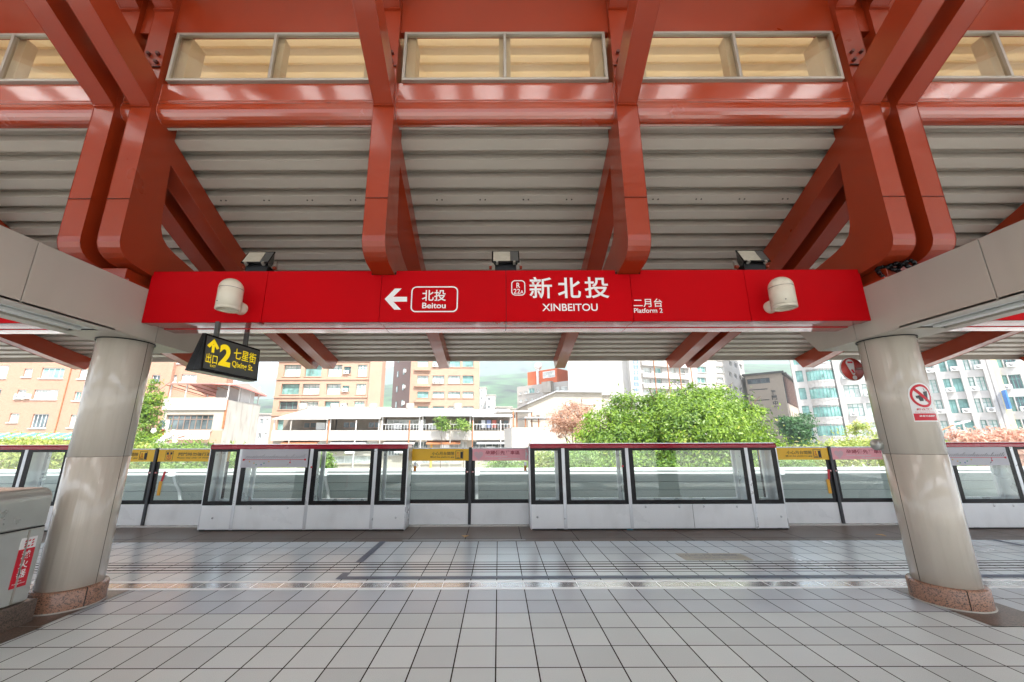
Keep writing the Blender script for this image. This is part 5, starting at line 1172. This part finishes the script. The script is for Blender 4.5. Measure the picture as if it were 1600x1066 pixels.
# large flats on the right
f = Fac("grey_tiled_flats", "large pale grey flats with teal windows and air conditioners at right", 1243, 62, 1700, 46, 30, 14, PALEG, ry=610)
r0 = f.uw(1285, 596)[1]; r1 = f.uw(1285, 624.5)[1]; PIT = r0-r1
cols = [((1246, 1257), 2), ((1263, 1306), 6), ((1317, 1341), 3), ((1346, 1372), 3), ((1385, 1405), 3), ((1415, 1437), 3), ((1449, 1464), 2), ((1473, 1486), 2), ((1489, 1505), 2), ((1510, 1524), 2), ((1527, 1541), 2), ((1561, 1577), 2), ((1579, 1599), 3), ((1612, 1632), 3), ((1640, 1660), 3)]
bays = []
for r_ in range(-1, 6):
    w0 = r0-PIT*r_+.15
    if w0 < -.5: continue
    for k, ((a, b), mu) in enumerate(cols):
        ua = f.uw(a, 600)[0]; ub_ = f.uw(b, 600)[0]
        if k == 1: bays.append((ua, ub_, w0)); continue
        f.win(ua, ub_, w0, w0+1.75, mull=mu, rec=.28, frame=GREEN_W, ac=1 if (k*7+r_*3) % 2 == 0 and k > 1 else 0, tran=True, sill=False)
f.finish(GREEN_W, [PANE_T, PANE_C, PANE_C, PANE_T, PANE_D, PANE_C, PANE_T], PALEG)
for ua, ub_, w0 in bays:
    q = f.mb(); n_ = 8; pr = [(ua+(ub_-ua)*i/n_, -1.1*math.sin(math.pi*i/n_)**.6) for i in range(n_+1)]
    def strip(z0, z1, e):
        vs = [];
        for x_, y_ in pr: vs += [(x_, y_-e, z0), (x_, y_-e, z1)]
        return vs, [(2*i, 2*i+2, 2*i+3, 2*i+1) for i in range(n_)]
    q.add(*strip(w0-1.3, w0, 0)); q.build("bay_band", PALEG, f.root); f.mb().add(*strip(w0+1.7, w0+PIT-1.3, 0)).build("bay_band", PALEG, f.root); f.mb().add(*strip(w0-.25, w0-.1, .12)).build("bay_ledge", PALEG, f.root); f.mb().add([(x_, y_-.02, w0) for x_, y_ in pr], [tuple(range(n_+1))]).build("bay_floor", PALEG, f.root)
    q = f.mb(); q.add(*strip(w0, w0+1.7, -.06)); q.build("bay_glass", PANE_T, f.root)
    q = f.mb()
    for x_, y_ in pr: q.box(x_-.04, x_+.04, y_, y_+.08, w0, w0+1.7)
    q.box(ua, ub_, -.1, -.02, w0+1.1, w0+1.16); q.build("bay_frame", GREEN_W, f.root)
for px in (1310, 1443, 1469, 1508, 1546, 1553): u_ = f.uw(px, 600)[0]; f.part("pier", PALEG, (u_-.25, u_+.25, -.35, -.004, -1.2, 30))
u_ = f.uw(1551, 600)[0]; f.part("yellow_pier", mat("pale_yellow_tile", (.66, .58, .34), .7), (u_+.3, u_+.8, -.36, -.005, 0, 30))
MB(f.M).box(f.uw(1566, 625)[0], f.uw(1568.5, 625)[0], -1.6, -.4, f.uw(1570, 640)[1], f.uw(1566, 611)[1]).build("blue_banner", mat("blue_banner", (.06, .22, .60), .5), f.root)
# far small buildings
for px0, px1, py, y, lb, m in ((398, 418, 648, 90, "small grey block of flats left of the peach tower", PALEG), (749, 759, 606, 170, "slim white tower block on the hillside right of peach tower", WALLW), (760, 774, 618, 160, "small white block beside the slim hillside tower", WALLW),
                               (775, 800, 637, 120, "low white building behind the row of flats", WALLW), (795, 826, 640, 95, "grey-roofed low building left of the gabled house", CONC), (930, 960, 618, 52, "pale house with grey roof left of the blank white block", WALLC)):
    ff = Fac("distant_building", lb, px0, y, px1, y, at(px0, py, y).z, 10, m)
    n_ = max(2, int(ff.W/2.6))
    for r_ in range(int(ff.H/3.1)):
        for k in range(n_): ff.win(.5+k*ff.W/n_, .5+k*ff.W/n_+ff.W/n_*.5, ff.H-2.1-3.1*r_, ff.H-.9-3.1*r_, mull=2, rec=.2, sill=False)
    ff.finish(WF, [PANE_D, PANE_C], SILLG); ff.part("roof_slab", CONC, (-.3, ff.W+.3, -.3, 10, ff.H, ff.H+.3))

# street lamp right
p0 = at(1468, 675, 24); p1 = at(1490, 664, 24); p2 = at(1513, 658, 24)
sl = thing("street_lamp", (p0.x-.6, 24, -1.2), "white street lamp arm reaching right from behind the right column", "street lamp")
MB().cyl((p0.x-.6, 24, -1.2), (p0.x-.6, 24, p0.z-.15), .07, 12, .05).build("pole", SILLG, sl)
MB().cyl((p0.x-.6, 24, p0.z-.2), p1, .035, 10).build("arm", RUST, sl)
q = MB(); q.bar(p1, p2, .26, .07); q.build("lamp_head", WHITES, sl, .02)

# ------------------------------------------------------------------ mountains
def hills(name, y0, y1, ridge, m, seed, amp):
    rs = np.random.RandomState(seed); nx, ny = 150, 26; xs = np.linspace(-y1*1.7, y1*1.7, nx); V = []; 
    ph = rs.rand(14)*6.28; fr = np.array([1.3**k for k in range(14)])*.0016*900/y1
    for j in range(ny):
        t = j/(ny-1); y = y0+(y1-y0)*t
        for i, x in enumerate(xs):
            px = CX+F_PX*x/(y1*.97)
            hp = np.interp(px, [r[0] for r in ridge], [r[1] for r in ridge]); hz = at(px, hp, y1).z
            nz = sum(math.sin(fr[k]*x*(1+.1*k)+ph[k]+fr[k]*y*1.3)*1.3**(-k) for k in range(14))
            V.append((x, y, -1.3+(hz+1.3)*(math.sin(t*math.pi/2)**1.15)+nz*amp*math.sin(t*math.pi/2)*(1-.4*t)))
    q = MB(); q.add(V, [(j*nx+i, j*nx+i+1, (j+1)*nx+i+1, (j+1)*nx+i) for j in range(ny-1) for i in range(nx-1)], True)
    return struct(name, q, m)
FOR = mat("forest_slope", (.035, .085, .03), .95, var=.95, vscale=.035)
hills("hill", 260, 900, [(-400, 660), (300, 640), (390, 632), (440, 625), (560, 622), (600, 606), (640, 602), (760, 590), (860, 585), (1000, 580), (1170, 585), (1250, 600), (1500, 600), (2000, 640)], FOR, 3, 9)
hills("mountain", 900, 1900, [(-600, 650), (0, 655), (330, 632), (400, 606), (430, 604), (560, 602), (592, 600), (610, 592), (700, 560), (800, 535), (900, 520), (1100, 530), (1260, 560), (1400, 590), (2200, 640)], FOR, 5, 22)

# ------------------------------------------------------------------ hazy air
HZ = bpy.data.materials.new("haze"); HZ.use_nodes = True; n_ = HZ.node_tree.nodes; n_.remove(n_["Principled BSDF"])
pv = n_.new("ShaderNodeVolumePrincipled"); pv.inputs["Color"].default_value = (.82, .91, 1, 1); pv.inputs["Density"].default_value = .0008
HZ.node_tree.links.new(pv.outputs[0], n_["Material Output"].inputs["Volume"])
struct("haze", MB().box(-3300, 3300, -2700, 2700, -2.4, 700), HZ, 'stuff')
